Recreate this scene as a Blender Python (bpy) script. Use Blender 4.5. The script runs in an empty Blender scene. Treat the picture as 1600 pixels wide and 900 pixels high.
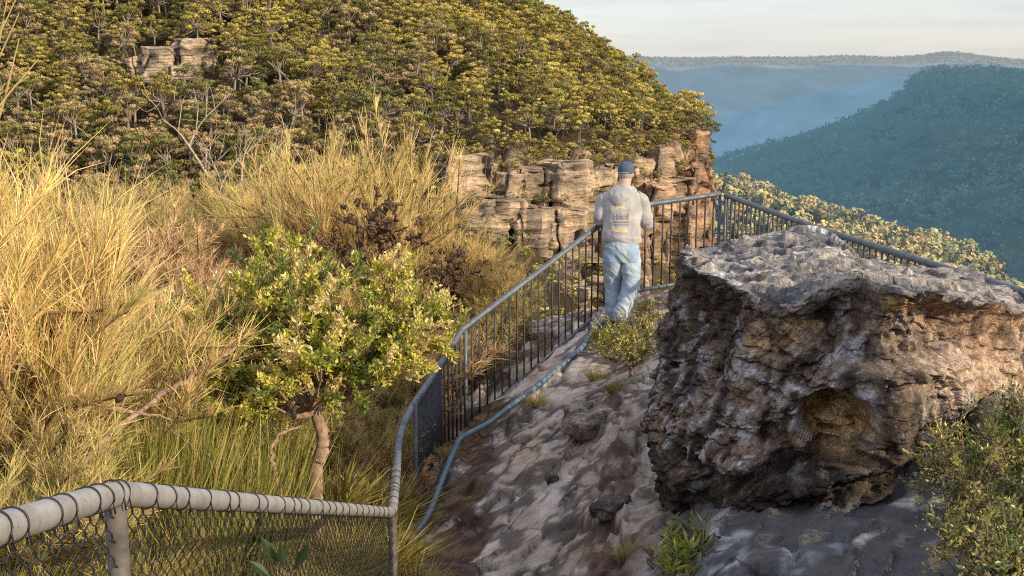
import bpy, math, random
import numpy as np
from mathutils import Vector, noise as mnoise

R = np.random.default_rng(7)
random.seed(7)
scene = bpy.context.scene
COL = scene.collection

# ------------------------------------------------------------------ camera
FPX, PITCH = 1800.0, math.radians(11.16)
CP, SP = math.cos(PITCH), math.sin(PITCH)

def P(px, py, D):
    """point seen at photo pixel (px,py), D metres along the optical axis"""
    x = (px - 800) / FPX * D
    yc = (450 - py) / FPX * D
    return np.array([x, D * CP + yc * SP, -D * SP + yc * CP])

cam_d = bpy.data.cameras.new('camera')
cam_d.sensor_width = 36.0
cam_d.lens = FPX / 1600 * 36
cam_d.clip_start = 0.05
cam_d.clip_end = 40000
cam = bpy.data.objects.new('camera', cam_d)
COL.objects.link(cam)
cam.location = (0, 0, 0)
cam.rotation_euler = (math.pi / 2 - PITCH, 0, 0)
scene.camera = cam
scene.view_settings.view_transform = 'Standard'
scene.view_settings.look = 'None'
scene.view_settings.exposure = 0
scene.cycles.use_denoising = False
scene.cycles.filter_width = 1.1
scene.cycles.sample_clamp_indirect = 4.0
scene.cycles.max_bounces = 5
scene.cycles.diffuse_bounces = 3
scene.cycles.glossy_bounces = 2
scene.cycles.transmission_bounces = 3
scene.cycles.transparent_max_bounces = 4

# ------------------------------------------------------------------ noise
_perm = np.random.default_rng(11).permutation(256)
_perm = np.concatenate([_perm, _perm, _perm])
_g = np.random.default_rng(5).normal(size=(256, 3))
_g /= np.linalg.norm(_g, axis=1)[:, None]

def _hash(i, j, k):
    return _perm[(_perm[(_perm[i & 255] + j) & 255] + k) & 255]

def perlin(p):
    p = np.asarray(p, float)
    i = np.floor(p).astype(int)
    f = p - i
    u = f * f * f * (f * (f * 6 - 15) + 10)
    out = 0
    for a in (0, 1):
        wa = u[:, 0] if a else 1 - u[:, 0]
        for b in (0, 1):
            wb = u[:, 1] if b else 1 - u[:, 1]
            for c in (0, 1):
                wc = u[:, 2] if c else 1 - u[:, 2]
                g = _g[_hash(i[:, 0] + a, i[:, 1] + b, i[:, 2] + c)]
                d = (g * (f - np.array([a, b, c]))).sum(1)
                out = out + wa * wb * wc * d
    return out * 1.5

def fbm(p, oct=4, gain=.5, lac=2.03):
    p = np.asarray(p, float)
    s, a = 0, 1.0
    for o in range(oct):
        s = s + a * perlin(p + 17.3 * o)
        p = p * lac
        a *= gain
    return s

def ridged(p, oct=4):
    p = np.asarray(p, float)
    s, a = 0, 1.0
    for o in range(oct):
        s = s + a * (1 - 2 * np.abs(perlin(p + 9.7 * o)))
        p = p * 2.1
        a *= .5
    return s

def voronoi(p, seed=0):
    """F1, F2, cell random"""
    p = np.asarray(p, float) + seed * 13.7
    i = np.floor(p).astype(int)
    f = p - i
    f1 = np.full(len(p), 9.)
    f2 = np.full(len(p), 9.)
    cid = np.zeros(len(p), int)
    for a in (-1, 0, 1):
        for b in (-1, 0, 1):
            for c in (-1, 0, 1):
                h = _hash(i[:, 0] + a, i[:, 1] + b, i[:, 2] + c)
                q = np.stack([_perm[h], _perm[h + 37], _perm[h + 91]], 1) / 255.
                d = np.linalg.norm(q + np.array([a, b, c]) - f, axis=1)
                m = d < f1
                f2 = np.where(m, f1, np.minimum(f2, d))
                cid = np.where(m, h, cid)
                f1 = np.where(m, d, f1)
    return f1, f2, _perm[cid] / 255.

def sstep(a, b, x):
    t = np.clip((x - a) / (b - a), 0, 1)
    return t * t * (3 - 2 * t)

def mixc(a, b, t):
    return np.asarray(a) * (1 - t[:, None]) + np.asarray(b) * t[:, None]

def unit(v):
    v = np.asarray(v, float)
    return v / (np.linalg.norm(v, axis=-1, keepdims=True) + 1e-12)

# ------------------------------------------------------------------ meshes
class Geo:
    """collects polygons of one mesh"""
    def __init__(s):
        s.v, s.c, s.f, s.n = [], [], [], 0
    def add(s, v, faces, c=(.5, .5, .5)):
        v = np.asarray(v, float).reshape(-1, 3)
        c = np.asarray(c, float)
        if c.ndim == 1:
            c = np.tile(c, (len(v), 1))
        s.v.append(v)
        s.c.append(c)
        for f in faces:
            f = np.asarray(f, int)
            if len(f):
                s.f.append(f + s.n)
        s.n += len(v)
        return s
    def mesh(s, name, mat, smooth=False):
        me = bpy.data.meshes.new(name)
        v = np.concatenate(s.v)
        me.vertices.add(len(v))
        me.vertices.foreach_set('co', v.astype(np.float32).ravel())
        li = np.concatenate([f.ravel() for f in s.f])
        lt = np.concatenate([np.full(len(f), f.shape[1]) for f in s.f])
        me.loops.add(len(li))
        me.loops.foreach_set('vertex_index', li.astype(np.int32))
        me.polygons.add(len(lt))
        me.polygons.foreach_set('loop_start', np.concatenate([[0], np.cumsum(lt)[:-1]]).astype(np.int32))
        me.polygons.foreach_set('loop_total', lt.astype(np.int32))
        me.polygons.foreach_set('use_smooth', np.full(len(lt), bool(smooth)))
        c = np.concatenate(s.c)
        at = me.color_attributes.new('tint', 'FLOAT_COLOR', 'POINT')
        at.data.foreach_set('color', np.concatenate([c, np.ones((len(c), 1))], 1).astype(np.float32).ravel())
        me.update(calc_edges=True)
        me.materials.append(mat)
        return me
    def build(s, name, mat, parent=None, smooth=False):
        return link(name, s.mesh(name, mat, smooth), parent)

def link(name, me, parent=None):
    o = bpy.data.objects.new(name, me)
    COL.objects.link(o)
    if parent is not None:
        o.parent = parent
    return o

def thing(name, label, cat, loc=(0, 0, 0), group=None, rz=0.0):
    o = bpy.data.objects.new(name, None)
    COL.objects.link(o)
    o.location = tuple(float(q) for q in loc)
    o.rotation_euler = (0, 0, rz)
    return tag(o, label, cat, group)

def tag(o, label=None, cat=None, group=None, kind=None):
    if label: o['label'] = label
    if cat: o['category'] = cat
    if group: o['group'] = group
    if kind: o['kind'] = kind
    return o

def dup(src, loc, rz=0., sc=1., label=None, group=None, cat=None):
    r = src.copy()
    COL.objects.link(r)
    r.location = tuple(float(q) for q in loc)
    r.rotation_euler = (0, 0, rz)
    r.scale = (sc, sc, sc) if np.isscalar(sc) else tuple(sc)
    tag(r, label, cat, group)
    for ch in src.children:
        c = ch.copy()
        COL.objects.link(c)
        c.parent = r
    return r

def tube(pts, rad, n=6, cap=True):
    pts = np.asarray(pts, float)
    K = len(pts)
    rad = np.broadcast_to(np.asarray(rad, float), (K,))
    t = np.gradient(pts, axis=0)
    t = unit(t)
    ref = np.array([0, 0, 1.]) if abs(t[0, 2]) < .9 else np.array([1., 0, 0])
    u = unit(np.cross(t[0], ref))
    V = []
    ang = np.arange(n) * 2 * math.pi / n
    for k in range(K):
        u = unit(u - t[k] * np.dot(u, t[k]))
        w = np.cross(t[k], u)
        V.append(pts[k] + rad[k] * (np.cos(ang)[:, None] * u + np.sin(ang)[:, None] * w))
    V = np.concatenate(V)
    k = np.arange(K - 1)[:, None] * n
    j = np.arange(n)[None]
    q = np.stack([k + j, k + (j + 1) % n, k + n + (j + 1) % n, k + n + j], -1).reshape(-1, 4)
    faces = [q]
    if cap:
        V = np.concatenate([V, pts[:1], pts[-1:]])
        a, b = len(V) - 2, len(V) - 1
        j = np.arange(n)
        faces.append(np.stack([np.full(n, a), (j + 1) % n, j], 1))
        faces.append(np.stack([np.full(n, b), (K - 1) * n + j, (K - 1) * n + (j + 1) % n], 1))
    return V, faces

def smooth_line(pts, per=8):
    """Catmull-Rom through pts"""
    pts = np.asarray(pts, float)
    e = np.concatenate([[2 * pts[0] - pts[1]], pts, [2 * pts[-1] - pts[-2]]])
    out = []
    for i in range(len(pts) - 1):
        p0, p1, p2, p3 = e[i:i + 4]
        for s in np.linspace(0, 1, per, endpoint=False):
            out.append(.5 * ((2 * p1) + (p2 - p0) * s + (2 * p0 - 5 * p1 + 4 * p2 - p3) * s * s + (3 * p1 - p0 - 3 * p2 + p3) * s ** 3))
    out.append(pts[-1])
    return np.array(out)

def ribbons(B, d, L, w, bend, rng, nb=None):
    """N tapering blades: base, direction, length, width, bend vector"""
    N = len(B)
    L = np.broadcast_to(L, (N,))[:, None]
    w = np.broadcast_to(w, (N,))[:, None]
    side = unit(np.cross(d, rng.normal(size=(N, 3)) if nb is None else nb))
    m = B + d * L * .5 + bend * .25
    tip = B + d * L + bend
    V = np.stack([B - side * w * .4, B + side * w * .4, m + side * w * .5, m - side * w * .5, tip], 1).reshape(-1, 3)
    o = np.arange(N)[:, None] * 5
    return V, [o + np.array([0, 1, 2, 3]), o + np.array([3, 2, 4])]

def leaves(B, d, L, w, rng, up=None):
    """N diamond leaves folded on the midrib"""
    N = len(B)
    L = np.broadcast_to(L, (N,))[:, None]
    w = np.broadcast_to(w, (N,))[:, None]
    nrm = rng.normal(size=(N, 3)) if up is None else up
    side = unit(np.cross(d, nrm))
    n2 = np.cross(side, d)
    m = B + d * L * .5 - n2 * w * .12
    V = np.stack([B, m + side * w * .5, B + d * L, m - side * w * .5], 1).reshape(-1, 3)
    o = np.arange(N)[:, None] * 4
    return V, [o + np.array([0, 1, 2, 3])]

def grid_faces(nu, nv, wrap=False):
    i = np.arange(nu - 1 if not wrap else nu)[:, None]
    j = np.arange(nv - 1)[None]
    a = i * nv + j
    b = ((i + 1) % nu) * nv + j
    return np.stack([a, b, b + 1, a + 1], -1).reshape(-1, 4)

# ------------------------------------------------------------------ materials
class M:
    """small node-graph helper"""
    def __init__(s, name):
        s.m = bpy.data.materials.new(name)
        s.m.use_nodes = True
        s.t = s.m.node_tree
        s.t.nodes.clear()
        s.out = s.t.nodes.new('ShaderNodeOutputMaterial')
    def n(s, ty, **kw):
        nd = s.t.nodes.new('ShaderNode' + ty)
        for k, v in kw.items():
            if k.startswith('i_'):
                k2 = k[2:]
                k2 = int(k2) if k2.isdigit() else k2.replace('_', ' ')
                s.put(nd.inputs[k2], v)
            else:
                setattr(nd, k, v)
        return nd
    def put(s, sock, v):
        if isinstance(v, bpy.types.NodeSocket):
            s.t.links.new(v, sock)
        elif isinstance(v, bpy.types.Node):
            s.t.links.new(v.outputs[0], sock)
        else:
            if sock.type == 'RGBA' and len(v) == 3:
                v = (*v, 1)
            sock.default_value = v
    def attr(s, name='tint'):
        return s.n('Attribute', attribute_name=name).outputs['Color']
    def pos(s):
        return s.n('NewGeometry').outputs['Position']
    def objco(s):
        return s.n('TexCoord').outputs['Object']
    def noise(s, vec, scale, detail=4, rough=.55, dist=0.):
        return s.n('TexNoise', i_Vector=vec, i_Scale=scale, i_Detail=detail, i_Roughness=rough, i_Distortion=dist).outputs['Fac']
    def mp(s, vec, sc):
        return s.n('Mapping', i_Vector=vec, i_Scale=sc).outputs[0]
    def vor(s, vec, scale, feature='F1', out='Distance'):
        return s.n('TexVoronoi', i_Vector=vec, i_Scale=scale, feature=feature).outputs[out]
    def ramp(s, fac, stops):
        r = s.n('ValToRGB')
        s.put(r.inputs[0], fac)
        el = r.color_ramp.elements
        while len(el) < len(stops): el.new(.5)
        for e, (p, c) in zip(el, stops):
            e.position = p
            e.color = (c, c, c, 1) if np.isscalar(c) else (*c, 1)
        return r.outputs[0]
    def mix(s, f, a, b, mode='MIX'):
        nd = s.n('Mix', data_type='RGBA', blend_type=mode)
        s.put(nd.inputs['Factor'], f)
        s.put(nd.inputs[6], a)
        s.put(nd.inputs[7], b)
        return nd.outputs[2]
    def math(s, op, a, b=0., c=None):
        nd = s.n('Math', operation=op)
        s.put(nd.inputs[0], a)
        s.put(nd.inputs[1], b)
        if c is not None: s.put(nd.inputs[2], c)
        return nd.outputs[0]
    def bump(s, h, strength, dist, nrm=None):
        b = s.n('Bump', i_Height=h, i_Strength=strength, i_Distance=dist)
        if nrm is not None: s.put(b.inputs['Normal'], nrm)
        return b.outputs[0]
    def pbr(s, col, rough=.8, metal=0., bump=None, spec=.3):
        p = s.n('BsdfPrincipled')
        s.put(p.inputs['Base Color'], col)
        s.put(p.inputs['Roughness'], rough)
        s.put(p.inputs['Metallic'], metal)
        s.put(p.inputs['Specular IOR Level'], spec)
        if bump is not None: s.put(p.inputs['Normal'], bump)
        s.t.links.new(p.outputs[0], s.out.inputs[0])
        return s.m
    def leaf(s, col, trans=.3, gloss=0.):
        d = s.n('BsdfDiffuse', i_Color=col)
        t = s.n('BsdfTranslucent', i_Color=col)
        x = s.n('MixShader', i_0=trans, i_1=d.outputs[0], i_2=t.outputs[0])
        if gloss:
            g = s.n('BsdfGlossy', i_Color=(1, 1, 1), i_Roughness=.35)
            x = s.n('MixShader', i_0=gloss, i_1=x.outputs[0], i_2=g.outputs[0])
        s.t.links.new(x.outputs[0], s.out.inputs[0])
        return s.m

def leaf_mat(name, trans=.3, gloss=0., var=.35, scale=3.):
    m = M(name)
    f = m.noise(m.pos(), scale, 3)
    c = m.mix(m.ramp(f, [(.3, 0), (.7, 1)]), m.attr(), m.mix(1., m.attr(), (1 - var, 1 - var * .8, 1 - var * .9), 'MULTIPLY'))
    return m.leaf(c, trans, gloss)

def bark_mat(name, a, b, scale=20):
    m = M(name)
    f = m.noise(m.mp(m.objco(), (1, 1, .25)), scale, 5, .65)
    c = m.mix(m.ramp(f, [(.35, 0), (.65, 1)]), a, b)
    return m.pbr(c, .9, 0, m.bump(f, .6, .01), .15)
# ------------------------------------------------------------------ light
SUN_EL = math.radians(23)
SUN_H = unit(np.array([.86, -.51]))
sdir = np.array([SUN_H[0] * math.cos(SUN_EL), SUN_H[1] * math.cos(SUN_EL), math.sin(SUN_EL)])
sl = bpy.data.lights.new('sun', 'SUN')
sl.energy = 5.0
sl.angle = math.radians(.5)
sl.color = (1.0, .85, .59)
so = bpy.data.objects.new('sun', sl)
COL.objects.link(so)
so.rotation_euler = Vector(sdir).to_track_quat('Z', 'Y').to_euler()
so.location = (40, -10, 40)

world = bpy.data.worlds.new('World')
scene.world = world
world.use_nodes = True
wt = world.node_tree
wt.nodes.clear()
W = M.__new__(M)
W.t = wt
wo = wt.nodes.new('ShaderNodeOutputWorld')
sky = W.n('TexSky', sky_type='NISHITA', sun_disc=False, sun_elevation=SUN_EL,
          sun_rotation=math.atan2(SUN_H[0], SUN_H[1]), altitude=900, air_density=1.0, dust_density=1.5)
gen = W.n('TexCoord').outputs['Generated']
sx = W.n('SeparateXYZ', i_0=gen)
# thin high cloud sheet: streaky, denser toward the horizon
cl = W.noise(W.mp(gen, (1.3, 1.3, 9.0)), 2.2, 6, .6, .6)
cl2 = W.noise(W.mp(gen, (3.0, 3.0, 30.0)), 3.0, 5, .6, 1.0)
cov = W.math('ADD', W.math('MULTIPLY', cl, .75), W.math('MULTIPLY', cl2, .3))
cov = W.ramp(cov, [(.32, .35), (.62, .95)])
hz = W.ramp(sx.outputs['Z'], [(.0, 1.0), (.06, .92), (.22, .85), (.6, .8)])
amt = W.math('MULTIPLY', cov, hz)
ccol = W.ramp(sx.outputs['Z'], [(0, (5.3, 5.15, 5.0)), (.13, (5.1, 5.08, 5.05)), (.33, (8.2, 8.2, 8.4)), (1., (8.6, 8.9, 9.6))])  # cloud overhead, out of frame, brightened as added ambient fill
skyc = W.mix(1., sky.outputs[0], (1.25, 1.3, 1.5), 'MULTIPLY')
stk = W.ramp(W.noise(W.mp(gen, (1.6, 1.6, 22.0)), 2.6, 7, .6, .8), [(.3, (.84, .88, .93)), (.6, (1.05, 1.04, 1.03))])
ccol = W.mix(1., ccol, stk, 'MULTIPLY')
bg = W.n('Background', i_Color=W.mix(amt, skyc, ccol), i_Strength=.15)
wt.links.new(bg.outputs[0], wo.inputs[0])

# ------------------------------------------------------------------ near ground
def rbf_fit(pts, z):
    d = np.linalg.norm(pts[:, None] - pts[None], axis=2)
    n = len(pts)
    A = np.zeros((n + 3, n + 3))
    A[:n, :n] = d + np.eye(n) * .02
    A[:n, n] = 1
    A[:n, n + 1:n + 3] = pts
    A[n:, :n] = A[:n, n:].T
    s = np.linalg.solve(A, np.concatenate([z, np.zeros(3)]))
    return lambda q: np.concatenate([(np.linalg.norm(q[i:i + 20000, None] - pts[None], axis=2) @ s[:n]
                                      + s[n] + q[i:i + 20000] @ s[n + 1:]) for i in range(0, len(q), 20000)])

gp = [P(*a) for a in [(730, 690, 11), (715, 705, 10.6), (655, 832, 9), (690, 760, 9.8), (800, 900, 7.6), (960, 500, 12.3), (1030, 466, 12.8),
      (900, 560, 11.5), (880, 650, 10), (800, 700, 10), (760, 780, 9), (950, 700, 8.8), (1000, 640, 9.3), (1000, 800, 7.5),
      (1100, 850, 6.3), (1300, 830, 5.9), (1200, 900, 5.6), (1450, 850, 5.4), (1550, 640, 7), (1560, 760, 6), (1200, 760, 6.9), (1060, 455, 13.2),
      (840, 560, 12.1), (790, 620, 11.5), (750, 900, 7.4), (690, 880, 8.2), (900, 900, 7.1), (1000, 900, 6.4), (985, 560, 11.3), (1400, 770, 6.3), (1300, 760, 6.6)]]
gp += [np.array(a) for a in [(0, 0, -1.75), (0, 2, -1.8), (-1.0, 2.6, -2.0), (-.9, 1.5, -1.75), (1.5, 3.5, -2.0), (-.9, 4.6, -2.75), (-.75, 6.6, -3.6), (0, 4.2, -2.7), (0, 5.6, -3.3),
      (-2.2, 5, -2.0), (-1.3, 7.2, -3.0), (-1.3, 8.8, -3.4), (-8, 8, -2.3), (-6, 14, -2.6), (-3.2, 12.7, -2.65), (-2.0, 10.6, -3.1), (-1.2, 11.8, -3.3), (-8, 20, -3.2), (-4, 18, -2.9),
      (-2, 14.5, -3.0), (-.6, 13.4, -3.1), (-1.2, 15.5, -3.3), (-5, 25, -4.3), (-14, 10, -2.6), (-18, 25, -4), (-4, 9, -2.5), (-4, 4, -1.9), (-6, 0, -1.6), (3, 1, -1.7), (3.3, 4.4, -1.9), (2.2, 9.6, -2.4), (3.4, 10, -2.3), (2.4, 12.6, -2.5),
      (6, 4, -2.2), (10, 0, -2), (4.2, 7, -2.1), (1.9, 7.8, -2.5), (1.6, 11, -2.55), (-30, 0, -2), (-30, 30, -5), (0, -6, -1.6), (12, -6, -1.6)]]
gp = np.array(gp)
_gz = rbf_fit(gp[:, :2], gp[:, 2])
HEAD = np.array([(14, -8), (12, 2), (6, 4.5), (3.9, 6.5), (3.75, 9), (2.75, 12.9), (2.45, 13.45), (1.2, 13.3), (.2, 13.2), (-.3, 14.0), (-1.0, 16), (-2.6, 20), (-5, 27), (-14, 31), (-34, 31), (-40, -8)], float)

def poly_dist(q, poly):
    """distance outside the polygon (0 inside)"""
    a, b = poly, np.roll(poly, -1, 0)
    ins = np.zeros(len(q), bool)
    dm = np.full(len(q), 1e9)
    for p0, p1 in zip(a, b):
        e = p1 - p0
        t = np.clip(((q - p0) @ e) / (e @ e), 0, 1)
        dm = np.minimum(dm, np.linalg.norm(q - p0 - t[:, None] * e, axis=1))
        c = (p0[1] > q[:, 1]) != (p1[1] > q[:, 1])
        xi = (p1[0] - p0[0]) * (q[:, 1] - p0[1]) / (p1[1] - p0[1] + 1e-12) + p0[0]
        ins ^= c & (q[:, 0] < xi)
    return np.where(ins, 0, dm)

def rockmask(q):
    """1 on bare sandstone, 0 on soil and litter"""
    line = np.array([(-.75, 6.0), (-.75, 9.0), (-.62, 11), (.9, 12.6), (2.5, 13.4)])
    d = np.full(len(q), 1e9)
    x, y = q[:, 0], q[:, 1]
    fx = np.interp(y, [0, 3, 5.5, 7, 9, 11, 12.4, 13.5], [1.5, 1.2, -.3, -.45, -.5, -.5, .4, .6])
    m = sstep(-.16, .16, x - fx + .75 * fbm(np.stack([x * 1.5, y * 1.5, 0 * x], 1), 4)) * sstep(3.5, 5.0, y + .15 * x)
    return m * (1 - sstep(2.6, 3.1, x) * (1 - sstep(7.2, 8.2, y)))

def ground_z(q):
    q = np.asarray(q, float).reshape(-1, 2)
    z = _gz(q)
    d = poly_dist(q, HEAD)
    z = z - 2.2 * np.maximum(d - .15, 0) - 3 * sstep(.2, 1.5, d)
    return z

def gz1(x, y):
    return float(ground_z([(x, y)])[0])

def gd(px, py, D):
    """ground point under the photo position"""
    p = P(px, py, D)
    return np.array([p[0], p[1], gz1(p[0], p[1])])

def axis(parts):
    out = [np.arange(a, b, s) for a, b, s in parts]
    return np.concatenate(out)

gx = axis([(-40, -12, 1.0), (-12, -3, .22), (-3, -1.2, .08), (-1.2, 3.4, .02), (3.4, 6, .1), (6, 20, .8)])
gy = axis([(-8, 1, .5), (1, 4.6, .07), (4.6, 11, .024), (11, 13.8, .028), (13.8, 20, .15), (20, 50, .9)])
X, Y = np.meshgrid(gx, gy, indexing='ij')
q = np.stack([X.ravel(), Y.ravel()], 1)
z = ground_z(q)
rm = rockmask(q)
p3 = np.stack([q[:, 0], q[:, 1], z], 1)
fine = ((q[:, 0] > -3) & (q[:, 0] < 5) & (q[:, 1] > 3) & (q[:, 1] < 15)).astype(float)
# tilted sandstone beds: steps running obliquely across the slab, plus loose soil undulation
w = fbm(p3 * .9, 3)
w2 = fbm(p3 * 2.6 + 4, 4)
ua = q[:, 0] * .52 + q[:, 1] * .85
va = q[:, 0] * .85 - q[:, 1] * .52
bed = (z * .22 + va * .40 + .10 * w + .04 * w2) / .13
fr = bed - np.floor(bed)
stepz = (np.floor(bed) + sstep(.70, 1.0, fr)) * .13 - bed * .13
an = np.stack([ua * .9, va * 3.2, z * 3.2], 1) + .25 * np.stack([w, w2, w], 1)
flow = ridged(an, 4)
flow2 = fbm(p3 * 4.5 + 21, 4)
lump = fbm(p3 * 1.0 + 11, 4)
f1, f2, cr = voronoi(np.stack([ua * .75, va * 1.5, z * .4], 1) + .34 * np.stack([w, w2, w], 1))
g1, g2, gr = voronoi(np.stack([ua * 2.1, va * 3.9, z * .8], 1) + .30 * np.stack([w2, w, w2], 1), 5)
crack = sstep(.0, .03, f2 - f1)
crack2 = sstep(.0, .05, g2 - g1)
brk = sstep(-.1, .25, fbm(p3 * 1.1 + 77, 3))
stm = sstep(-.25, .25, fbm(p3 * .8 + 50, 2))
dz_rock = .50 * stepz * (.35 + .65 * stm) + .035 * lump + .006 * flow + .005 * flow2 + .003 * fbm(p3 * 12, 3) - .035 * (1 - crack) + .085 * (cr - .5) + brk * (.008 * (gr - .5) - .008 * (1 - crack2)) + .05 * brk * (fr - .5) * stm
dz_soil = .10 * fbm(p3 * .7, 3) + .03 * fbm(p3 * 6, 3)
# gully of crumbled dark earth along the boulder's left foot
gl = np.exp(-((q[:, 0] - np.interp(q[:, 1], [6, 7, 8, 9, 10], [.55, .62, .72, .85, .95])) / .2) ** 2) * sstep(5.5, 6.5, q[:, 1]) * (1 - sstep(9.2, 10.2, q[:, 1]))
dz = rm * dz_rock + (1 - rm) * dz_soil
dz += fine * gl * .07 * ridged(p3 * 4.2, 4)
z2 = z + dz
# colours
n1 = fbm(p3 * 1.1 + 3, 4)
n2 = fbm(np.stack([ua * 1.3, va * 2.1, z * 2.], 1) + 8, 5)
n3 = fbm(p3 * 7 + 1, 3)
riser_shade = sstep(.68, .9, fr) * sstep(1.02, .95, fr) * stm
rock = mixc((.42, .345, .30), (.68, .595, .535), sstep(-.35, .5, n1 + .5 * n2))
rock = mixc(rock, (.40, .28, .18), .6 * sstep(.05, .6, n2 - .3 * n1 + .2 * w))
rock = mixc(rock, (.20, .16, .135), .35 * sstep(.3, .65, n3 * .6 - .5 * n1 + .25 * w2))
rock = mixc(rock, (.05, .042, .04), .85 * (1 - crack) + 0 * n1)
rock = mixc(rock, (.10, .075, .065), .75 * riser_shade * sstep(-.3, .3, n2))  # ledge risers darkened in the colour, standing in for their shade
thin_l = ridged(p3 * 1.7 + 33, 4)
rock = mixc(rock, (.085, .065, .06), .8 * sstep(1.05, 1.35, thin_l + .25 * n3))  # painted crevice lines standing in for shading of the relief
rock = rock * (.80 + .40 * cr * (1 - .4 * brk) + .10 * gr * brk)[:, None]
rock = mixc(rock, (.07, .052, .046), .75 * (1 - crack2) * brk)
# dark grey-blue lichened slab in front of the boulder
dk = sstep(.6, 1.1, q[:, 0] + .25 * n1) * (1 - sstep(6.6, 7.3, q[:, 1] - .1 * q[:, 0]))
lich = sstep(.05, .45, fbm(p3 * 2.3 + 30, 4))
slab = mixc((.10, .098, .105), (.38, .40, .43), lich * sstep(-.3, .4, n3))
slab = mixc(slab, (.13, .095, .07), .3 * sstep(.25, .6, n2))
rock = rock * (1 - dk[:, None]) + slab * dk[:, None]
soil = mixc((.085, .052, .034), (.21, .135, .075), sstep(-.4, .5, n3 + .4 * n1))
earth = mixc((.07, .043, .036), (.17, .105, .08), sstep(-.3, .5, n3))
es = np.clip(gl * 1.2 * sstep(-.45, .15, n3 + n1), 0, 1)
es = np.maximum(es, sstep(.1, .5, np.exp(-((q[:, 0] + .42 + .45 * fbm(p3 * .9 + 14, 4)) / .2) ** 2) * sstep(6.5, 7.5, q[:, 1]) * (1 - sstep(10.3, 11, q[:, 1])) + .35 * n3 - .1))
rock = rock * (1 - es[:, None]) + earth * es[:, None]
cg = soil * (1 - rm[:, None]) + rock * rm[:, None]
G = Geo().add(np.stack([q[:, 0], q[:, 1], z2], 1), [grid_faces(len(gx), len(gy))], cg)
m = M('sandstone_ground')
ps = m.pos()
na = m.noise(ps, 7, 12, .62)
nb = m.noise(ps, 85, 6, .7)
wv = m.n('VectorMath', operation='ADD')
m.put(wv.inputs[0], ps)
m.put(wv.inputs[1], m.n('VectorMath', operation='SCALE', i_0=m.n('TexNoise', i_Vector=ps, i_Scale=2.2, i_Detail=5.).outputs['Color'], i_Scale=.45).outputs[0])
ce_ = m.vor(m.mp(wv.outputs[0], (1, .8, 1.6)), 1.7, 'DISTANCE_TO_EDGE')
crk = m.math('MULTIPLY', m.ramp(ce_, [(0., 1.), (.014, .7), (.03, 0.)]), m.ramp(m.noise(ps, 1.3, 3), [(.45, 0.), (.58, 1.)]))
c = m.mix(m.ramp(na, [(.34, .6), (.44, .2), (.55, 0)]), m.attr(), m.mix(1., m.attr(), (.60, .54, .52), 'MULTIPLY'))
c = m.mix(m.ramp(na, [(.55, 0), (.66, .5)]), c, m.mix(1., m.attr(), (1.3, 1.3, 1.33), 'MULTIPLY'))
c = m.mix(m.ramp(nb, [(.40, .75), (.5, 0)]), c, m.mix(1., c, (.55, .5, .48), 'MULTIPLY'))
c = m.mix(m.math('MULTIPLY', crk, .85), c, (.045, .034, .03))
hgt = m.math('SUBTRACT', m.math('ADD', na, m.math('MULTIPLY', nb, .22)), m.math('MULTIPLY', crk, .5))
ground = G.build('ground', m.pbr(c, .92, 0, m.bump(hgt, .7, .016), .2), None, True)
tag(ground, kind='structure')
_gz_full_x, _gz_full_y, _gz_full = gx, gy, z2.reshape(len(gx), len(gy))

def gtop(x, y):
    """height of the displaced ground"""
    i = int(np.clip(np.searchsorted(gx, x), 1, len(gx) - 1))
    j = int(np.clip(np.searchsorted(gy, y), 1, len(gy) - 1))
    return float(_gz_full[i - 1:i + 1, j - 1:j + 1].mean())

# ------------------------------------------------------------------ boulder
BC = np.array([2.05, 7.7])
top_pts = [(1068, 398, 7.95), (1098, 425, 7.55), (1140, 442, 7.25), (1185, 464, 7.0), (1218, 470, 6.88), (1268, 457, 6.74), (1300, 443, 6.66), (1335, 432, 6.55), (1400, 452, 6.18),
           (1450, 452, 6.25), (1500, 470, 6.45), (1555, 472, 6.8), (1597, 492, 7.2), (1594, 470, 7.7), (1520, 430, 8.2), (1440, 419, 8.3), (1385, 413, 8.35), (1345, 407, 8.4), (1316, 378, 8.65), (1288, 357, 8.8), (1262, 353, 8.8), (1200, 366, 8.9), (1110, 388, 8.6)]
base_pts = [(1018, 640, 8.0), (1008, 700, 7.6), (1035, 765, 7.2), (1108, 808, 6.8), (1165, 790, 6.6), (1240, 762, 6.4), (1310, 752, 6.22), (1390, 748, 6.05), (1440, 690, 6.35), (1500, 640, 6.8),
            (1580, 600, 7.3), (1640, 560, 8.0), (1560, 530, 8.6), (1400, 520, 9.0), (1250, 520, 9.1), (1120, 530, 8.8), (1050, 560, 8.5)]

def polar(pts):
    w = np.array([P(*a) for a in pts])
    d = w[:, :2] - BC
    th = np.unwrap(np.arctan2(d[:, 1], d[:, 0]))
    r = np.linalg.norm(d, axis=1)
    o = np.argsort(th % (2 * math.pi))
    return (th % (2 * math.pi))[o], r[o], w[o, 2]

def pinterp(th, T, V):
    return np.interp(th, np.concatenate([T[-1:] - 2 * math.pi, T, T[:1] + 2 * math.pi]), np.concatenate([V[-1:], V, V[:1]]))

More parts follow.
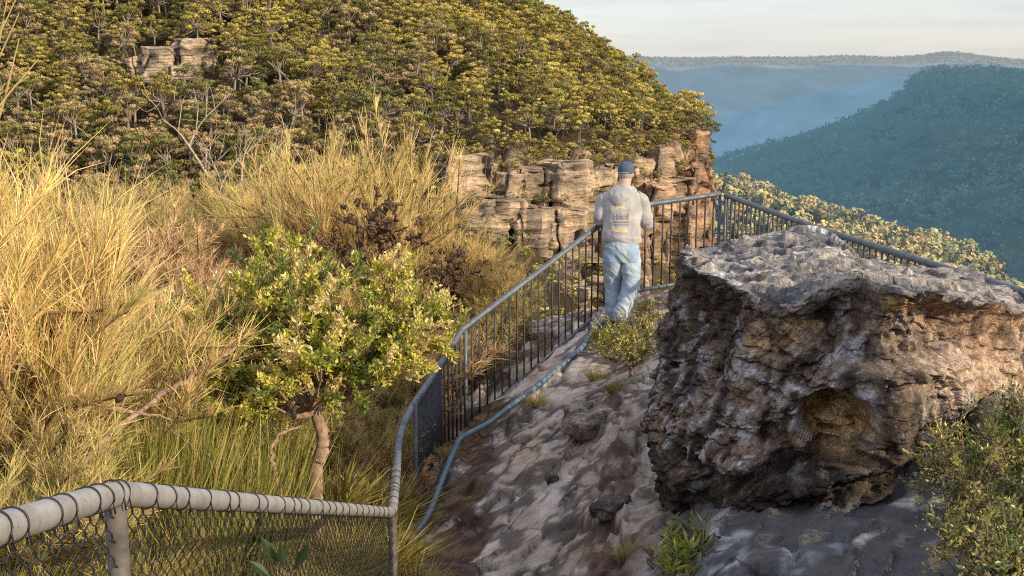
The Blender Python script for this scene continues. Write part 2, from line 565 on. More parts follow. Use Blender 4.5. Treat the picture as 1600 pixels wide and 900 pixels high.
NT, NS, NC = 760, 300, 110
TH = np.arange(NT) * 2 * math.pi / NT
tT, tR, tZ = polar(top_pts)
bT, bR, bZ = polar(base_pts)
Rt, Zt = pinterp(TH, tT, tR), pinterp(TH, tT, tZ)
Rb, Zb = pinterp(TH, bT, bR), pinterp(TH, bT, bZ) - .20
def csmooth(a, k=5):
    ker = np.ones(k) / k
    return np.convolve(np.concatenate([a[-k:], a, a[:k]]), ker, 'same')[k:-k]
Rt, Zt, Rb, Zb = csmooth(Rt, 9), csmooth(Zt, 13), csmooth(Rb, 21), csmooth(Zb, 21)
S = np.linspace(0, 1, NS)                       # 0 base, 1 rim
TT, SS = np.meshgrid(TH, S, indexing='ij')
rr = Rb[:, None] * (1 - SS) + Rt[:, None] * SS
zz = Zb[:, None] * (1 - SS) + Zt[:, None] * SS
cx, sx_ = np.cos(TT), np.sin(TT)
pw = np.stack([BC[0] + rr * cx, BC[1] + rr * sx_, zz], -1).reshape(-1, 3)
wob = fbm(pw * 1.3, 3).reshape(TT.shape)
wob2 = fbm(pw * 3.1 + 5, 4).reshape(TT.shape)
deg = np.degrees(TT)
def bumpg(d0, dw, s0, sw):
    dd = (deg - d0 + 180) % 360 - 180
    return np.exp(-(dd / dw) ** 2 - ((SS - s0) / sw) ** 2)
s_lip = SS + .025 * wob2
dr = np.zeros_like(rr)
dr -= (.03 + .08 * sstep(-.3, .3, wob)) * sstep(1.0, .88, s_lip) * sstep(.60, .84, s_lip)               # hollow under the cap
dr += .02 * sstep(.86, .97, s_lip)                                          # cap lip
lftw = np.exp(-(((deg - 195 + 180) % 360 - 180) / 52) ** 2)
dr += .10 * (1 - lftw) * np.exp(-((s_lip - .40 - .05 * wob) / .16) ** 2)
dr -= .13 * lftw * np.exp(-((s_lip - .62) / .30) ** 2)                # belly
dr -= .13 * sstep(.16, .04, s_lip + .05 * wob)                             # undercut foot
# fluted buttresses under the cap
fl = np.abs(perlin(np.stack([TT.ravel() * 3.4, SS.ravel() * .5, 0 * TT.ravel()], 1))).reshape(TT.shape)
dr += (.13 - .34 * fl) * .55 * sstep(.35, .7, SS) * sstep(1.0, .9, SS)
# the ledge on the right half of the face
led = sstep(-.03, .03, s_lip - (.615 + .03 * wob)) 
lw = np.exp(-(((deg - 276 + 180) % 360 - 180) / 17) ** 2)
dr -= .19 * led * lw * sstep(1.0, .85, SS)
dr += .09 * lw * np.exp(-((s_lip - .595) / .03) ** 2)
# ledge low on the left: protruding lip over a dark slot
lw2 = np.exp(-(((deg - 248 + 180) % 360 - 180) / 22) ** 2)
slot = np.exp(-((s_lip - .255 - .02 * wob) / .045) ** 2)
dr += .10 * lw2 * np.exp(-((s_lip - .34) / .05) ** 2)
dr -= .26 * lw2 * slot
# cave
def cave(px, py, D, rx, rz, depth):
    c = P(px, py, D)
    th = math.atan2(c[1] - BC[1], c[0] - BC[0])
    r0 = math.hypot(c[0] - BC[0], c[1] - BC[1])
    a = ((TT - th + math.pi) % (2 * math.pi) - math.pi) * r0
    b = zz - c[2]
    e = np.sqrt((a / rx) ** 2 + (b / rz) ** 2) + .10 * wob2
    return depth * sstep(1.06, .68, e), e
cv, ce = cave(1316, 672, 6.25, .26, .165, .42)
cv2, ce2 = cave(1300, 722, 6.25, .32, .055, .22)
cv3, ce3 = cave(1205, 700, 6.5, .14, .10, .12)
cav = np.maximum(np.maximum(cv, cv2), cv3)
dr -= cav
pw = np.stack([BC[0] + rr * cx, BC[1] + rr * sx_, zz], -1).reshape(-1, 3)
rough_m = 1 - .5 * sstep(.05, .2, cav.ravel())
big = fbm(pw * 2.0 + 2, 3)
rid = ridged(pw * np.array([3.4, 3.4, 4.5]) + 7, 4)
f1, f2, cr = voronoi(pw * np.array([7., 7., 8.5]) + .5 * np.stack([big, rid, big], 1))
pit = sstep(.42, .1, f1) * sstep(.0, .5, fbm(pw * 1.7 + 20, 2) + .1)
v1, v2, vc = voronoi(pw * np.array([2.6, 2.6, 3.4]) + .45 * np.stack([big, rid, big], 1), 3)
facet = (vc - .5) * .10 * sstep(0, .12, v2 - v1)
bedw = pw[:, 2] / .085 + .9 * big + pw[:, 0] * .5
bedf = bedw - np.floor(bedw)
bed_cut = np.exp(-((bedf - .5) / .10) ** 2) * sstep(-.15, .3, fbm(pw * np.array([1.6, 1.6, 5.]) + 55, 3))
v3, v4, vd = voronoi(pw * np.array([5.2, 5.2, 9.]) + .35 * np.stack([rid, big, rid], 1), 7)
facet2 = (vd - .5) * .05 * sstep(0, .1, v4 - v3) - .018 * sstep(.07, 0, v4 - v3)
det = .055 * big + .024 * rid + rough_m * (.013 * fbm(pw * 14, 4) + .010 * ridged(pw * 22, 3) - .030 * pit + facet * 1.25 + facet2 - .022 * bed_cut)
dz_s = .04 * fbm(pw * 2.6 + 41, 3) * sstep(.8, 1., SS.ravel())
rgt_w = sstep(284, 300, deg) * sstep(350, 335, deg)
dr = dr + det.reshape(TT.shape) * (1 - .45 * rgt_w)
r_side = rr + dr
# top cap: rings shrinking to the middle
C = np.linspace(0, 1, NC)[1:]
crad = r_side[:, -1:] * (1 - C[None]) ** 1.0
xs = BC[0] + crad * np.cos(TH)[:, None]
ys = BC[1] + crad * np.sin(TH)[:, None]
tp = np.array([P(*a) for a in top_pts] + [P(*a) for a in [(1240, 405, 7.9), (1180, 425, 7.5), (1300, 400, 7.7), (1240, 440, 7.1), (1372, 428, 7.4), (1400, 436, 6.9), (1460, 437, 7.5), (1530, 445, 7.5), (1270, 365, 8.5), (1310, 392, 8.1), (1340, 415, 8.0), (1330, 415, 7.4), (1150, 405, 8.2)]])
_tz = rbf_fit(tp[:, :2], tp[:, 2])
zc0 = _tz(np.stack([xs.ravel(), ys.ravel()], 1)).reshape(xs.shape)
zrim = (zz[:, -1] + dz_s.reshape(TT.shape)[:, -1])[:, None]
k = sstep(0, .10, C)[None]
zc = zrim * (1 - k) + zc0 * k
pc = np.stack([xs, ys, zc], -1).reshape(-1, 3)
tb = fbm(pc * np.array([2., 2., 2.]) + 60, 4)
f1c, f2c, crc = voronoi(pc * np.array([3.6, 3.0, .1]) + .5 * np.stack([tb, -tb, tb], 1))
terr = (pc[:, 2] * 1.4 + .2 * tb + pc[:, 0] * .12) / .09
trf = terr - np.floor(terr)
dzc = (.075 * tb + .02 * (crc - .5) * sstep(0, .18, f2c - f1c) - .012 * (1 - sstep(0, .06, f2c - f1c)) + .012 * ridged(pc * 8, 3)
       + .05 * ((np.floor(terr) + sstep(.6, 1, trf)) - terr)) * np.tile(sstep(0, .05, C), NT)
pc[:, 2] += dzc
side = np.stack([BC[0] + r_side * cx, BC[1] + r_side * sx_, zz + dz_s.reshape(TT.shape)], -1)
allv = np.concatenate([side, pc.reshape(NT, NC - 1, 3)], 1)
nv = NS + NC - 1
# colours
sp = side.reshape(-1, 3)
c1 = fbm(sp * 1.9 + 70, 4)
c2 = fbm(sp * np.array([6, 6, 4.]) + 75, 4)
c3 = fbm(sp * np.array([9, 9, 2.2]) + 80, 3)
degf, sf = deg.ravel(), SS.ravel()
right = sstep(280, 296, degf + 12 * c1) * sstep(395, 360, degf)
lft = 1 - right
body = mixc((.130, .088, .064), (.34, .25, .185), sstep(-.45, .5, c1 + .45 * c2))
body = mixc(body, (.46, .43, .435), .95 * sstep(.12, .55, c2 - .1 * c1 + .35 * np.exp(-((sf - .45) / .2) ** 2) - .12))      # pale lichen
body = mixc(body, (.03, .024, .022), .8 * sstep(.16, .5, c3 * .8 - .35 * c2 + .06))                                        # black streaks
tanc = mixc((.52, .34, .22), (.80, .60, .43), sstep(-.4, .45, c1 + .4 * c2))  # pinkish tan right face, lightened in the colour for the sun on it
tanc = mixc(tanc, (.07, .045, .036), .7 * sstep(.2, .55, c2 * .7 - .6 * c1))
body = body * (1 - right[:, None]) + tanc * right[:, None]
och = mixc((.52, .29, .095), (.82, .56, .29), sstep(-.3, .4, c3 + .3 * c2))
oc = sstep(.06, .2, cav.ravel()) * sstep(1.0, .7, np.minimum(ce, ce2).ravel())
lipo = sstep(.70, .84, sf) * sstep(.985, .94, sf) * sstep(.05, .4, c1 + .25 * c3)
oc = np.maximum(oc, .8 * lipo)
body = body * (1 - oc[:, None]) + och * oc[:, None]
body = mixc(body, (.035, .026, .024), .8 * np.clip(bed_cut * .7 + sstep(.06, .0, v4 - v3) * .6 + sstep(.05, 0, v2 - v1) * .5, 0, 1))
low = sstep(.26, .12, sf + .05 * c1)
body = mixc(body, (.032, .024, .02), .75 * low * (1 - right))  # shadow of the undercut foot painted into the colour
cf = np.tile(C, NT)
capc = mixc((.19, .19, .20), (.50, .44, .385), sstep(-.4, .5, tb + .6 * fbm(pc * 5 + 90, 3)))
capc = mixc(capc, (.05, .045, .045), .7 * sstep(.2, .5, fbm(pc * 6 + 95, 4)))
wl = sstep(.52, .62, fbm(pc * 3.1 + 99, 3))
capc = mixc(capc, (.62, .62, .62), .9 * wl)
rim = sstep(.93, 1.0, sf)
body = body * (1 - rim[:, None]) + mixc((.20, .19, .185), (.46, .40, .35), sstep(-.4, .4, c2)) * rim[:, None]
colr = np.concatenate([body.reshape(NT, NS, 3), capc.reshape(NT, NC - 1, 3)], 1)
m = M('weathered_sandstone')
ps = m.pos()
na = m.noise(ps, 15, 10, .78, .3)
nb = m.noise(ps, 75, 7, .78)
nc = m.noise(m.mp(ps, (1, 1, .7)), 34, 7, .78, .4)
c = m.mix(m.ramp(na, [(.38, .95), (.48, .35), (.56, 0)]), m.attr(), m.mix(1., m.attr(), (.46, .38, .36), 'MULTIPLY'))
c = m.mix(m.ramp(nc, [(.51, 0), (.62, .85)]), c, m.mix(1., m.attr(), (1.9, 1.95, 2.05), 'MULTIPLY'))
c = m.mix(m.ramp(nb, [(.38, .85), (.47, 0)]), c, m.mix(1., c, (.4, .36, .36), 'MULTIPLY'))
hgt = m.math('ADD', m.math('ADD', na, m.math('MULTIPLY', nb, .4)), m.math('MULTIPLY', nc, .35))
rockm = m.pbr(c, .9, 0, m.bump(hgt, 1., .03), .25)
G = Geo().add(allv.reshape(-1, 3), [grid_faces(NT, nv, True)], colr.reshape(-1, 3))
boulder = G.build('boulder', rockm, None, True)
tag(boulder, 'massive dark weathered sandstone boulder with hollowed face and flat grey lichened cap', 'boulder')

def rock_piece(name, c, size, label, seed, rz=0., tint=(.24, .19, .16), parent=None):
    """small broken slab lying on the rock"""
    n = 28
    u = np.linspace(0, 2 * math.pi, n, endpoint=False)
    v = np.linspace(-math.pi / 2, math.pi / 2, 16)
    U, V = np.meshgrid(u, v, indexing='ij')
    d = np.stack([np.cos(V) * np.cos(U), np.cos(V) * np.sin(U), np.sin(V)], -1).reshape(-1, 3)
    d = np.sign(d) * np.abs(d) ** .6
    f1, f2, cr = voronoi(d * 1.3, seed)
    d = d * (1 + .22 * fbm(d * 1.5 + seed, 3) + .18 * (cr - .5))[:, None]
    d = d * np.array(size)
    ca, sa = math.cos(rz), math.sin(rz)
    d = np.stack([d[:, 0] * ca - d[:, 1] * sa, d[:, 0] * sa + d[:, 1] * ca, d[:, 2]], 1)
    nn = fbm(d * 8 + seed, 3)
    col = mixc(np.array(tint) * .6, np.array(tint) * 1.35, sstep(-.4, .4, nn))
    o = Geo().add(d, [grid_faces(n, 16, True)], col).build(name, rockm, None, True)
    o.location = c
    return tag(o, label, 'rock')

for (px, py, D, sz, rz, lab, sd, tn) in [
    (930, 660, 9.35, (.24, .17, .12), .5, 'pale broken sandstone ledge block on the path beside the earthy gully', 3, (.30, .24, .19)),
    (905, 632, 9.75, (.15, .12, .10), 1.2, 'small pale rock behind the broken ledge block on the path', 5, (.30, .25, .20)),
    (862, 742, 8.75, (.045, .06, .04), .3, 'little dark stone lying in the middle of the bare path', 8, (.13, .11, .10)),
    (955, 790, 7.6, (.17, .10, .05), .9, 'flat dark slab in the earth left of the boulder foot', 12, (.12, .09, .085)),
    (1040, 498, 11.8, (.30, .22, .10), .2, 'sunlit flat rock on the ground behind the left end of the boulder', 15, (.34, .27, .21)),
    (1092, 812, 6.35, (.14, .11, .09), 2.2, 'dark lump of rock wedged under the left foot of the boulder', 17, (.07, .055, .05)),
    (1590, 640, 6.6, (.26, .2, .16), .7, 'pale rock at the right edge behind the leafy shrub', 21, (.36, .30, .25)),
    (1570, 555, 8.3, (.3, .3, .26), .4, 'sunlit rock between the boulder and the right hand railing', 24, (.36, .28, .21))]:
    g = gd(px, py, D)
    rock_piece('rock', (g[0], g[1], gtop(g[0], g[1]) + sz[2] * .25), sz, lab, sd, rz, tn)

# ------------------------------------------------------------------ metal
def metal_mat(name, col, dark, rough=.42, metal=.75):
    m = M(name)
    f = m.noise(m.objco(), 14, 6, .65)
    g = m.noise(m.objco(), 90, 4, .6)
    c = m.mix(m.ramp(f, [(.38, 0), (.66, 1)]), col, dark)
    c = m.mix(m.ramp(g, [(.58, 0), (.72, .5)]), c, (.10, .06, .035))
    return m.pbr(c, m.ramp(f, [(.3, rough - .08), (.7, rough + .2)]), metal, m.bump(g, .15, .004), .4)
galv = metal_mat('galvanised_steel', (.42, .395, .375), (.26, .235, .22), .5, .4)
railm = metal_mat('rail_steel', (.155, .175, .20), (.10, .112, .13), .5, .35)
barm = metal_mat('baluster_steel', (.065, .07, .078), (.045, .048, .052), .6, .15)
postm = metal_mat('post_steel', (.14, .115, .10), (.07, .06, .052), .65, .2)
wirem = M('dark_wire').pbr((.035, .035, .035), .45, .3, None, .5)
pipem = metal_mat('blue_grey_pipe', (.17, .235, .30), (.11, .15, .19), .5, .35)

# chain link fence
A0, A1, A2 = P(-40, 838, 1.98), P(178, 771, 2.75), P(613, 801, 6.9)
A0 = A1 + (A0 - A1) * 1.6
A3 = P(626, 668, 8.75)
fence = thing('chain_link_fence', 'chain link fence with pale galvanised pipe top rail descending on the left', 'fence', (A1[0], A1[1], gz1(A1[0], A1[1])))
fo = np.array(fence.location)
def rel(p, o): return np.asarray(p) - o
a = A1 + unit(A0 - A1) * .10
b = A1 + unit(A2 - A1) * .10
rail = np.concatenate([[A0, (A0 + a) / 2], smooth_line([a, A1 + (a - A1) * .3 + (b - A1) * .3, b], 5), [b * .66 + A2 * .34, b * .33 + A2 * .67]])
c1_, c2_ = A2 + unit(A1 - A2) * .12, A2 + unit(A3 - A2) * .12
rail = np.concatenate([rail, smooth_line([c1_, A2 + (c1_ - A2) * .3 + (c2_ - A2) * .3, c2_], 5), [A2 * .55 + A3 * .45]])
Geo().add(*tube(rel(rail, fo), .031, 16), (1, 1, 1)).build('top_rail', galv, fence, True)
for pt in (A1, A2):
    gz = gz1(pt[0], pt[1])
    Geo().add(*tube(rel(np.array([pt - [0, 0, .02], [pt[0], pt[1], gz - .3]]), fo), .026, 14), (1, 1, 1)).build('post', postm, fence, True)

def chain(p0, p1, H, name):
    d = p1 - p0
    Lh = math.hypot(d[0], d[1])
    L = np.linalg.norm(d)
    pitch = .036
    N = int(L / pitch)
    G = Geo()
    nrm = unit(np.array([d[1], -d[0], 0]))
    per = .062
    ns = int(H / per * 6)
    s = np.arange(ns)
    for i in range(N):
        b = p0 + d * ((i + .5) / N) - np.array([0, 0, .034])
        ph = s / 6. * 2 * math.pi + (i % 2) * math.pi        # neighbours hook where their bends meet
        tr_ = np.arcsin(np.sin(ph)) / (math.pi / 2)
        lat = (.75 * tr_ + .25 * np.sin(ph)) * pitch * .56 + R.normal(0, .0007, ns)
        out = np.cos(ph) * .006
        pts = b + unit(d) * lat[:, None] + nrm * out[:, None]
        pts[:, 2] -= s / 6. * per
        G.add(*tube(rel(pts, fo), .0021, 4, False), (1, 1, 1))
    return G.build(name, wirem, fence, True)
chain(A0, A1, .75, 'wire_mesh')
chain(A1, A2, .95, 'wire_mesh')
def tie(p, d, r0, o, parent, name='tie_wire'):
    d = unit(d)
    u = unit(np.cross(d, [0, 0, 1]))
    w = np.cross(u, d)
    a = np.linspace(-.4, 2 * math.pi - .3, 22)
    sk = R.uniform(-.022, .022)
    pts = p + r0 * (np.cos(a)[:, None] * u + np.sin(a)[:, None] * w) + d * (np.sin(a * .5) * sk)[:, None]
    pts = np.concatenate([pts, [pts[-1] - [0, 0, .03] + d * .01]])
    Geo().add(*tube(rel(pts, o), .0021, 5), (1, 1, 1)).build(name, wirem, parent, True)
for (p0, p1, ds) in [(A0, A1, np.arange(.3, 1.25, .115)), (A1, A2, np.concatenate([[.05], np.arange(.16, 4.5, .165)])), (A2, A3, np.arange(.1, .75, .1))]:
    dd = unit(p1 - p0)
    LL = np.linalg.norm(p1 - p0)
    for s in ds:
        s2 = s + R.uniform(-.05, .05)
        if s2 < LL: tie(p0 + dd * s2, dd, .0335, fo, fence)

# balustrade along the edge
T = [A2 * .55 + A3 * .45, A3, P(648, 628, 9.05), P(690, 567, 10.6), P(722, 515, 11.0), P(972, 326, 12.6), P(1125, 303, 13.0)]
T = [np.array(t) for t in T]
def bars(G_parent, o, p0, p1, n, H0, H1, t0=0.0, t1=1.0, ends=True):
    for i in range(n):
        t = t0 + (t1 - t0) * (i + .5) / n
        p = p0 + (p1 - p0) * t
        H = H0 + (H1 - H0) * t
        q_ = np.array([p - [0, 0, .012], p - [0, 0, H - .02]])
        Geo().add(*tube(rel(q_, o), .0100, 6), (1, 1, 1)).build('baluster', barm, G_parent, True)
railA = thing('metal_railing', 'grey steel railing with thin upright bars down the left edge of the lookout path', 'railing', (T[4][0], T[4][1], gz1(T[4][0], T[4][1])))
ro = np.array(railA.location)
hr = smooth_line([T[0], T[0] * .3 + T[1] * .7, T[2] * .6 + T[1] * .4, T[2] * .4 + T[3] * .6, T[4] * .86 + T[3] * .14 + [0, 0, 0]], 6)
hr = np.concatenate([hr, smooth_line([T[4], T[4] * .6 + T[5] * .4, T[5] * .97 + T[4] * .03, T[5] * .9 + T[6] * .1, T[6]], 8)])
Geo().add(*tube(rel(hr, ro), .028, 14), (1, 1, 1)).build('handrail', railm, railA, True)
dn = lambda p, h: p - np.array([0, 0, h])
B = [dn(T[2], 1.0), dn(T[3], 1.0), dn(T[4], 1.0), dn(T[5], .95), dn(T[6], .95)]
bl = np.array(B)
Geo().add(*tube(rel(bl[:3], ro), .021, 10), (1, 1, 1)).build('bottom_rail', railm, railA, True)
Geo().add(*tube(rel(bl[2:4] , ro), .021, 10), (1, 1, 1)).build('bottom_rail', railm, railA, True)
Geo().add(*tube(rel(bl[3:] , ro), .021, 10), (1, 1, 1)).build('bottom_rail', railm, railA, True)
bars(railA, ro, T[2], T[3], 16, 1.0, 1.0)
bars(railA, ro, T[3], T[4], 5, 1.0, 1.0)
bars(railA, ro, T[4], T[5], 22, 1.0, .95, .03, .99)
bars(railA, ro, T[5], T[6], 11, .95, .95, .02, .98)
for p, h in [(T[2], 1.2), (T[4] + np.array([.03, 0, 0]), 1.15), (T[5], 1.1), (T[6], 1.15)]:
    Geo().add(*tube(rel(np.array([p - [0, 0, .01], dn(p, h)]), ro), .019, 10), (1, 1, 1)).build('post', railm, railA, True)
# right-hand railing
U = [T[6] + np.array([.06, -.04, -.01]), P(1265, 352, 11.0), P(1470, 417, 8.7), P(1640, 470, 7.5), P(1900, 560, 6.3)]
railB = thing('metal_railing', 'grey steel railing behind the boulder, sloping down to the right edge', 'railing', (U[1][0], U[1][1], gz1(U[1][0], U[1][1])))
ro2 = np.array(railB.location)
Geo().add(*tube(rel(smooth_line(U, 6), ro2), .028, 14), (1, 1, 1)).build('handrail', railm, railB, True)
Geo().add(*tube(rel(smooth_line([dn(u, .95) for u in U], 6), ro2), .021, 10), (1, 1, 1)).build('bottom_rail', railm, railB, True)
for i in range(4):
    n = int(np.linalg.norm(U[i + 1] - U[i]) / .105)
    bars(railB, ro2, U[i], U[i + 1], n, .95, .95)
for i, p in enumerate(U):
    Geo().add(*tube(rel(np.array([p - [0, 0, .01], dn(p, 1.15)]), ro2), .019, 10), (1, 1, 1)).build('post', railm, railB, True)
# bent pipe lying on the rock beside the bottom rail
pp = [P(652, 842, 8.75), P(672, 800, 9.1), P(692, 750, 9.7), P(712, 700, 10.35), P(722, 688, 10.5), P(760, 664, 10.75), P(790, 650, 10.9), P(850, 601, 11.3), P(905, 549, 11.75), P(925, 522, 12.0), P(952, 492, 12.25)]
sp_ = smooth_line(pp, 5)
sp_[:, 2] = np.maximum(sp_[:, 2], [gtop(a_, b_) + .03 for a_, b_ in sp_[:, :2]])
zs_ = np.convolve(np.concatenate([np.full(5, sp_[0, 2]), sp_[:, 2], np.full(5, sp_[-1, 2])]), np.ones(11) / 11, 'valid')
sp_[:, 2] = zs_ + .015
o = Geo().add(*tube(sp_ - sp_[25], .027, 12), (1, 1, 1)).build('metal_pipe', pipem, None, True)
o.location = sp_[25]
tag(o, 'bent blue grey pipe lying on the rock along the foot of the left railing', 'pipe')
# ------------------------------------------------------------------ far country
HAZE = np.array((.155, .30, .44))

def catmull_rows(A, m):
    """A (n,k): resample rows by Catmull-Rom (soft) to m rows"""
    n = len(A)
    t = np.linspace(0, n - 1, m)
    i = np.clip(t.astype(int), 0, n - 2)
    f = (t - i)[:, None]
    Ae = np.concatenate([2 * A[:1] - A[1:2], A, 2 * A[-1:] - A[-2:-1]])
    p0, p1, p2, p3 = Ae[i], Ae[i + 1], Ae[i + 2], Ae[i + 3]
    return .5 * (2 * p1 + (p2 - p0) * f + (2 * p0 - 5 * p1 + 4 * p2 - p3) * f ** 2 + (3 * p1 - p0 - 3 * p2 + p3) * f ** 3)

def sheet(cols, nu, nv):
    """cols: list of profiles (px, [(py,D)...]) with equal row counts -> grid of points"""
    A = np.array([[P(px + (r[2] if len(r) > 2 else 0), r[0], r[1]) for r in rows] for px, rows in cols])
    k = A.shape[1]
    A2 = catmull_rows(A.reshape(len(A), -1), nu).reshape(nu, k, 3)
    A3 = catmull_rows(A2.transpose(1, 0, 2).reshape(k, -1), nv).reshape(nv, nu, 3).transpose(1, 0, 2)
    return A3

# main sunlit hill on the left; rows: back slope, ridge, upper, middle, cliff top, cliff foot, lower, gully
hill_cols = [
    (-420, [(-420, 620), (-250, 470), (0, 400), (120, 355), (230, 312), (262, 304), (420, 255), (800, 190)]),
    (-100, [(-420, 620), (-250, 480), (0, 408), (110, 362), (220, 318), (255, 308), (420, 258), (800, 190)]),
    (200, [(-400, 640), (-240, 500), (0, 418), (110, 365), (215, 320), (255, 310), (420, 262), (800, 190)]),
    (480, [(-300, 680), (-190, 520), (10, 425), (110, 368), (205, 318), (250, 310), (420, 266), (780, 190)]),
    (700, [(-100, 720), (-45, 540), (60, 430), (135, 366), (228, 312), (310, 304), (430, 270), (760, 200)]),
    (830, [(10, 740), (42, 540), (108, 440), (168, 378), (238, 318), (345, 308), (440, 280), (740, 210)]),
    (930, [(84, 740), (102, 530), (140, 450), (188, 395), (240, 332), (365, 320), (450, 300), (720, 225)]),
    (1010, [(150, 720), (166, 520), (182, 460), (202, 410), (225, 352), (400, 340), (480, 320), (700, 240)]),
    (1062, [(195, 690), (205, 500), (209, 465), (213, 430), (220, 372), (420, 360), (500, 335), (700, 255)]),
    (1094, [(215, 640, -8), (210, 480), (211, 455), (213, 430), (220, 392), (440, 378), (510, 345), (700, 260)]),
    (1108, [(300, 660), (300, 560), (300, 520), (310, 480), (330, 440), (460, 400), (520, 350), (700, 260)]),
    (1118, [(380, 760), (380, 660), (385, 580), (390, 520), (410, 460), (480, 410), (540, 350), (700, 260)]),
]
HU, HV = 330, 240
HS = sheet(hill_cols, HU, HV)
hp = HS.reshape(-1, 3)
du = np.gradient(HS, axis=0)
dv = np.gradient(HS, axis=1)
hn = unit(np.cross(dv, du))
hn = np.where((hn[..., 1:2] > 0) & (hn[..., 2:3] < .2), -hn, hn)
hn = np.where(hn[..., 2:3] < -.05, -hn, hn)
rowv = np.linspace(0, 7, HV)[None].repeat(HU, 0).ravel()
colv = np.linspace(0, len(hill_cols) - 1, HU)[:, None].repeat(HV, 1).ravel()
cliffm = sstep(3.85, 4.05, rowv) * sstep(5.25, 5.0, rowv) * sstep(3.6, 4.4, colv)
nz = fbm(hp / 42., 4) * 5 + fbm(hp / 12., 3) * 1.2
f1, f2, cr = voronoi(hp * np.array([1 / 7., 1 / 7., 1 / 13.]) + .3 * fbm(hp / 9., 2)[:, None])
nrm = hn.reshape(-1, 3)
hp2 = hp + nrm * (nz * (1 - cliffm) + cliffm * ((cr - .5) * 5 - 2.5 * sstep(.12, 0, f2 - f1)))[:, None]
hillc = mixc((.045, .032, .017), (.10, .075, .038), sstep(-.4, .4, fbm(hp / 15., 3)))
st = fbm(hp * np.array([1 / 30., 1 / 30., 1 / 2.2]), 4)
sandc = mixc((.24, .15, .085), (.44, .32, .22), sstep(-.4, .4, st + .5 * (cr - .5)))
sandc = mixc(sandc, (.16, .12, .10), .6 * sstep(.1, .5, fbm(hp / 6. + 4, 4)))
hillc = hillc * (1 - cliffm[:, None]) + sandc * cliffm[:, None]
m = M('hill_ground')
ps = m.pos()
f = m.noise(ps, .35, 8, .7)
c = m.mix(m.ramp(f, [(.35, .8), (.6, 0)]), m.attr(), m.mix(1., m.attr(), (.35, .3, .28), 'MULTIPLY'))
HILL = Geo().add(hp2, [grid_faces(HU, HV)], hillc).build('hillside', m.pbr(c, .95, 0, m.bump(f, 1., 1.2), .1), None, True)
tag(HILL, kind='structure')

# sandstone cliffs
cm = M('cliff_sandstone')
ps = cm.pos()
f = cm.noise(cm.mp(ps, (1, 1, 2.2)), .55, 9, .72)
g = cm.noise(cm.mp(ps, (1, 1, .25)), .5, 6, .65, .6)
c = cm.mix(cm.ramp(f, [(.36, .75), (.55, 0)]), cm.attr(), cm.mix(1., cm.attr(), (.42, .36, .34), 'MULTIPLY'))
c = cm.mix(cm.ramp(g, [(.54, 0), (.7, .6)]), c, (.16, .125, .105))
cm.pbr(c, .93, 0, cm.bump(f, 1., 1.0), .1)

def cliff(label, blocks, seed, tone=(.42, .31, .21), name='sandstone_cliff', mat=None):
    """blocks: (px, py_top, py_bottom, D, width px, depth m)"""
    G = Geo()
    org = P(blocks[0][0], blocks[0][2], blocks[0][3])
    for bi, (px, y0, y1, D, wpx, dep) in enumerate(blocks):
        t, b = P(px, y0, D), P(px, y1, D)
        hgt = t[2] - b[2]
        w = wpx / FPX * D
        nu, nv = 64, 60
        u = np.linspace(0, 2 * math.pi, nu, endpoint=False)
        v = np.linspace(0, 1, nv)
        U, V = np.meshgrid(u, v, indexing='ij')
        sq = lambda a: np.sign(a) * np.abs(a) ** .28
        cap = np.sqrt(np.clip(1 - (np.clip(V - .97, 0, 1) / .03) ** 2, 0, 1))
        X = sq(np.cos(U)) * w * .5 * cap
        Y = sq(np.sin(U)) * dep * .5 * cap
        Z = np.minimum(V / .97, 1) * hgt
        ang = .35 + .25 * math.sin(seed + bi * 2.1)
        ca, sa = math.cos(ang), math.sin(ang)
        pts = np.stack([X * ca - Y * sa, X * sa + Y * ca, Z], -1).reshape(-1, 3)
        wp = pts + b
        out = np.stack([(np.cos(U) * ca - np.sin(U) * sa), (np.cos(U) * sa + np.sin(U) * ca), 0 * U], -1).reshape(-1, 3)
        s0 = 5.5
        f1, f2, cr = voronoi(wp * np.array([1 / s0, 1 / s0, 1 / (s0 * 3.6)]) + .18 * fbm(wp / 5., 2)[:, None], seed)
        strat = fbm(np.stack([wp[:, 0] / 40, wp[:, 1] / 40, wp[:, 2] / 1.5], 1) + seed, 3)
        disp = (cr - .5) * 3.4 - 1.8 * sstep(.16, 0, f2 - f1) + .35 * strat + .5 * fbm(wp / 2.2, 3) + 1.0 * fbm(wp / 14., 2) + 1.1 * (voronoi(np.stack([wp[:, 0] / 30, wp[:, 1] / 30, wp[:, 2] / 3.6], 1), seed + 2)[2] - .5)
        edge = np.minimum(1, w / 9.)
        pts = pts + out * (disp * edge)[:, None]
        pts[:, 2] += .9 * fbm(wp[:, :] / 3. + 8, 3) * V.ravel()
        cc = mixc(np.array(tone) * .8, np.array(tone) * 1.5, sstep(-.5, .5, strat + .5 * (cr - .5)))
        cc = mixc(cc, (.20, .165, .145), .75 * sstep(.0, .5, fbm(wp / 6. + 30, 3)))
        cc = mixc(cc, (.045, .035, .03), .8 * sstep(.08, 0, f2 - f1))
        G.add(pts + b - org, [grid_faces(nu, nv, True)], cc)
    o = G.build(name, mat or cm.m, None, False)
    o.location = org
    return tag(o, label, 'cliff')

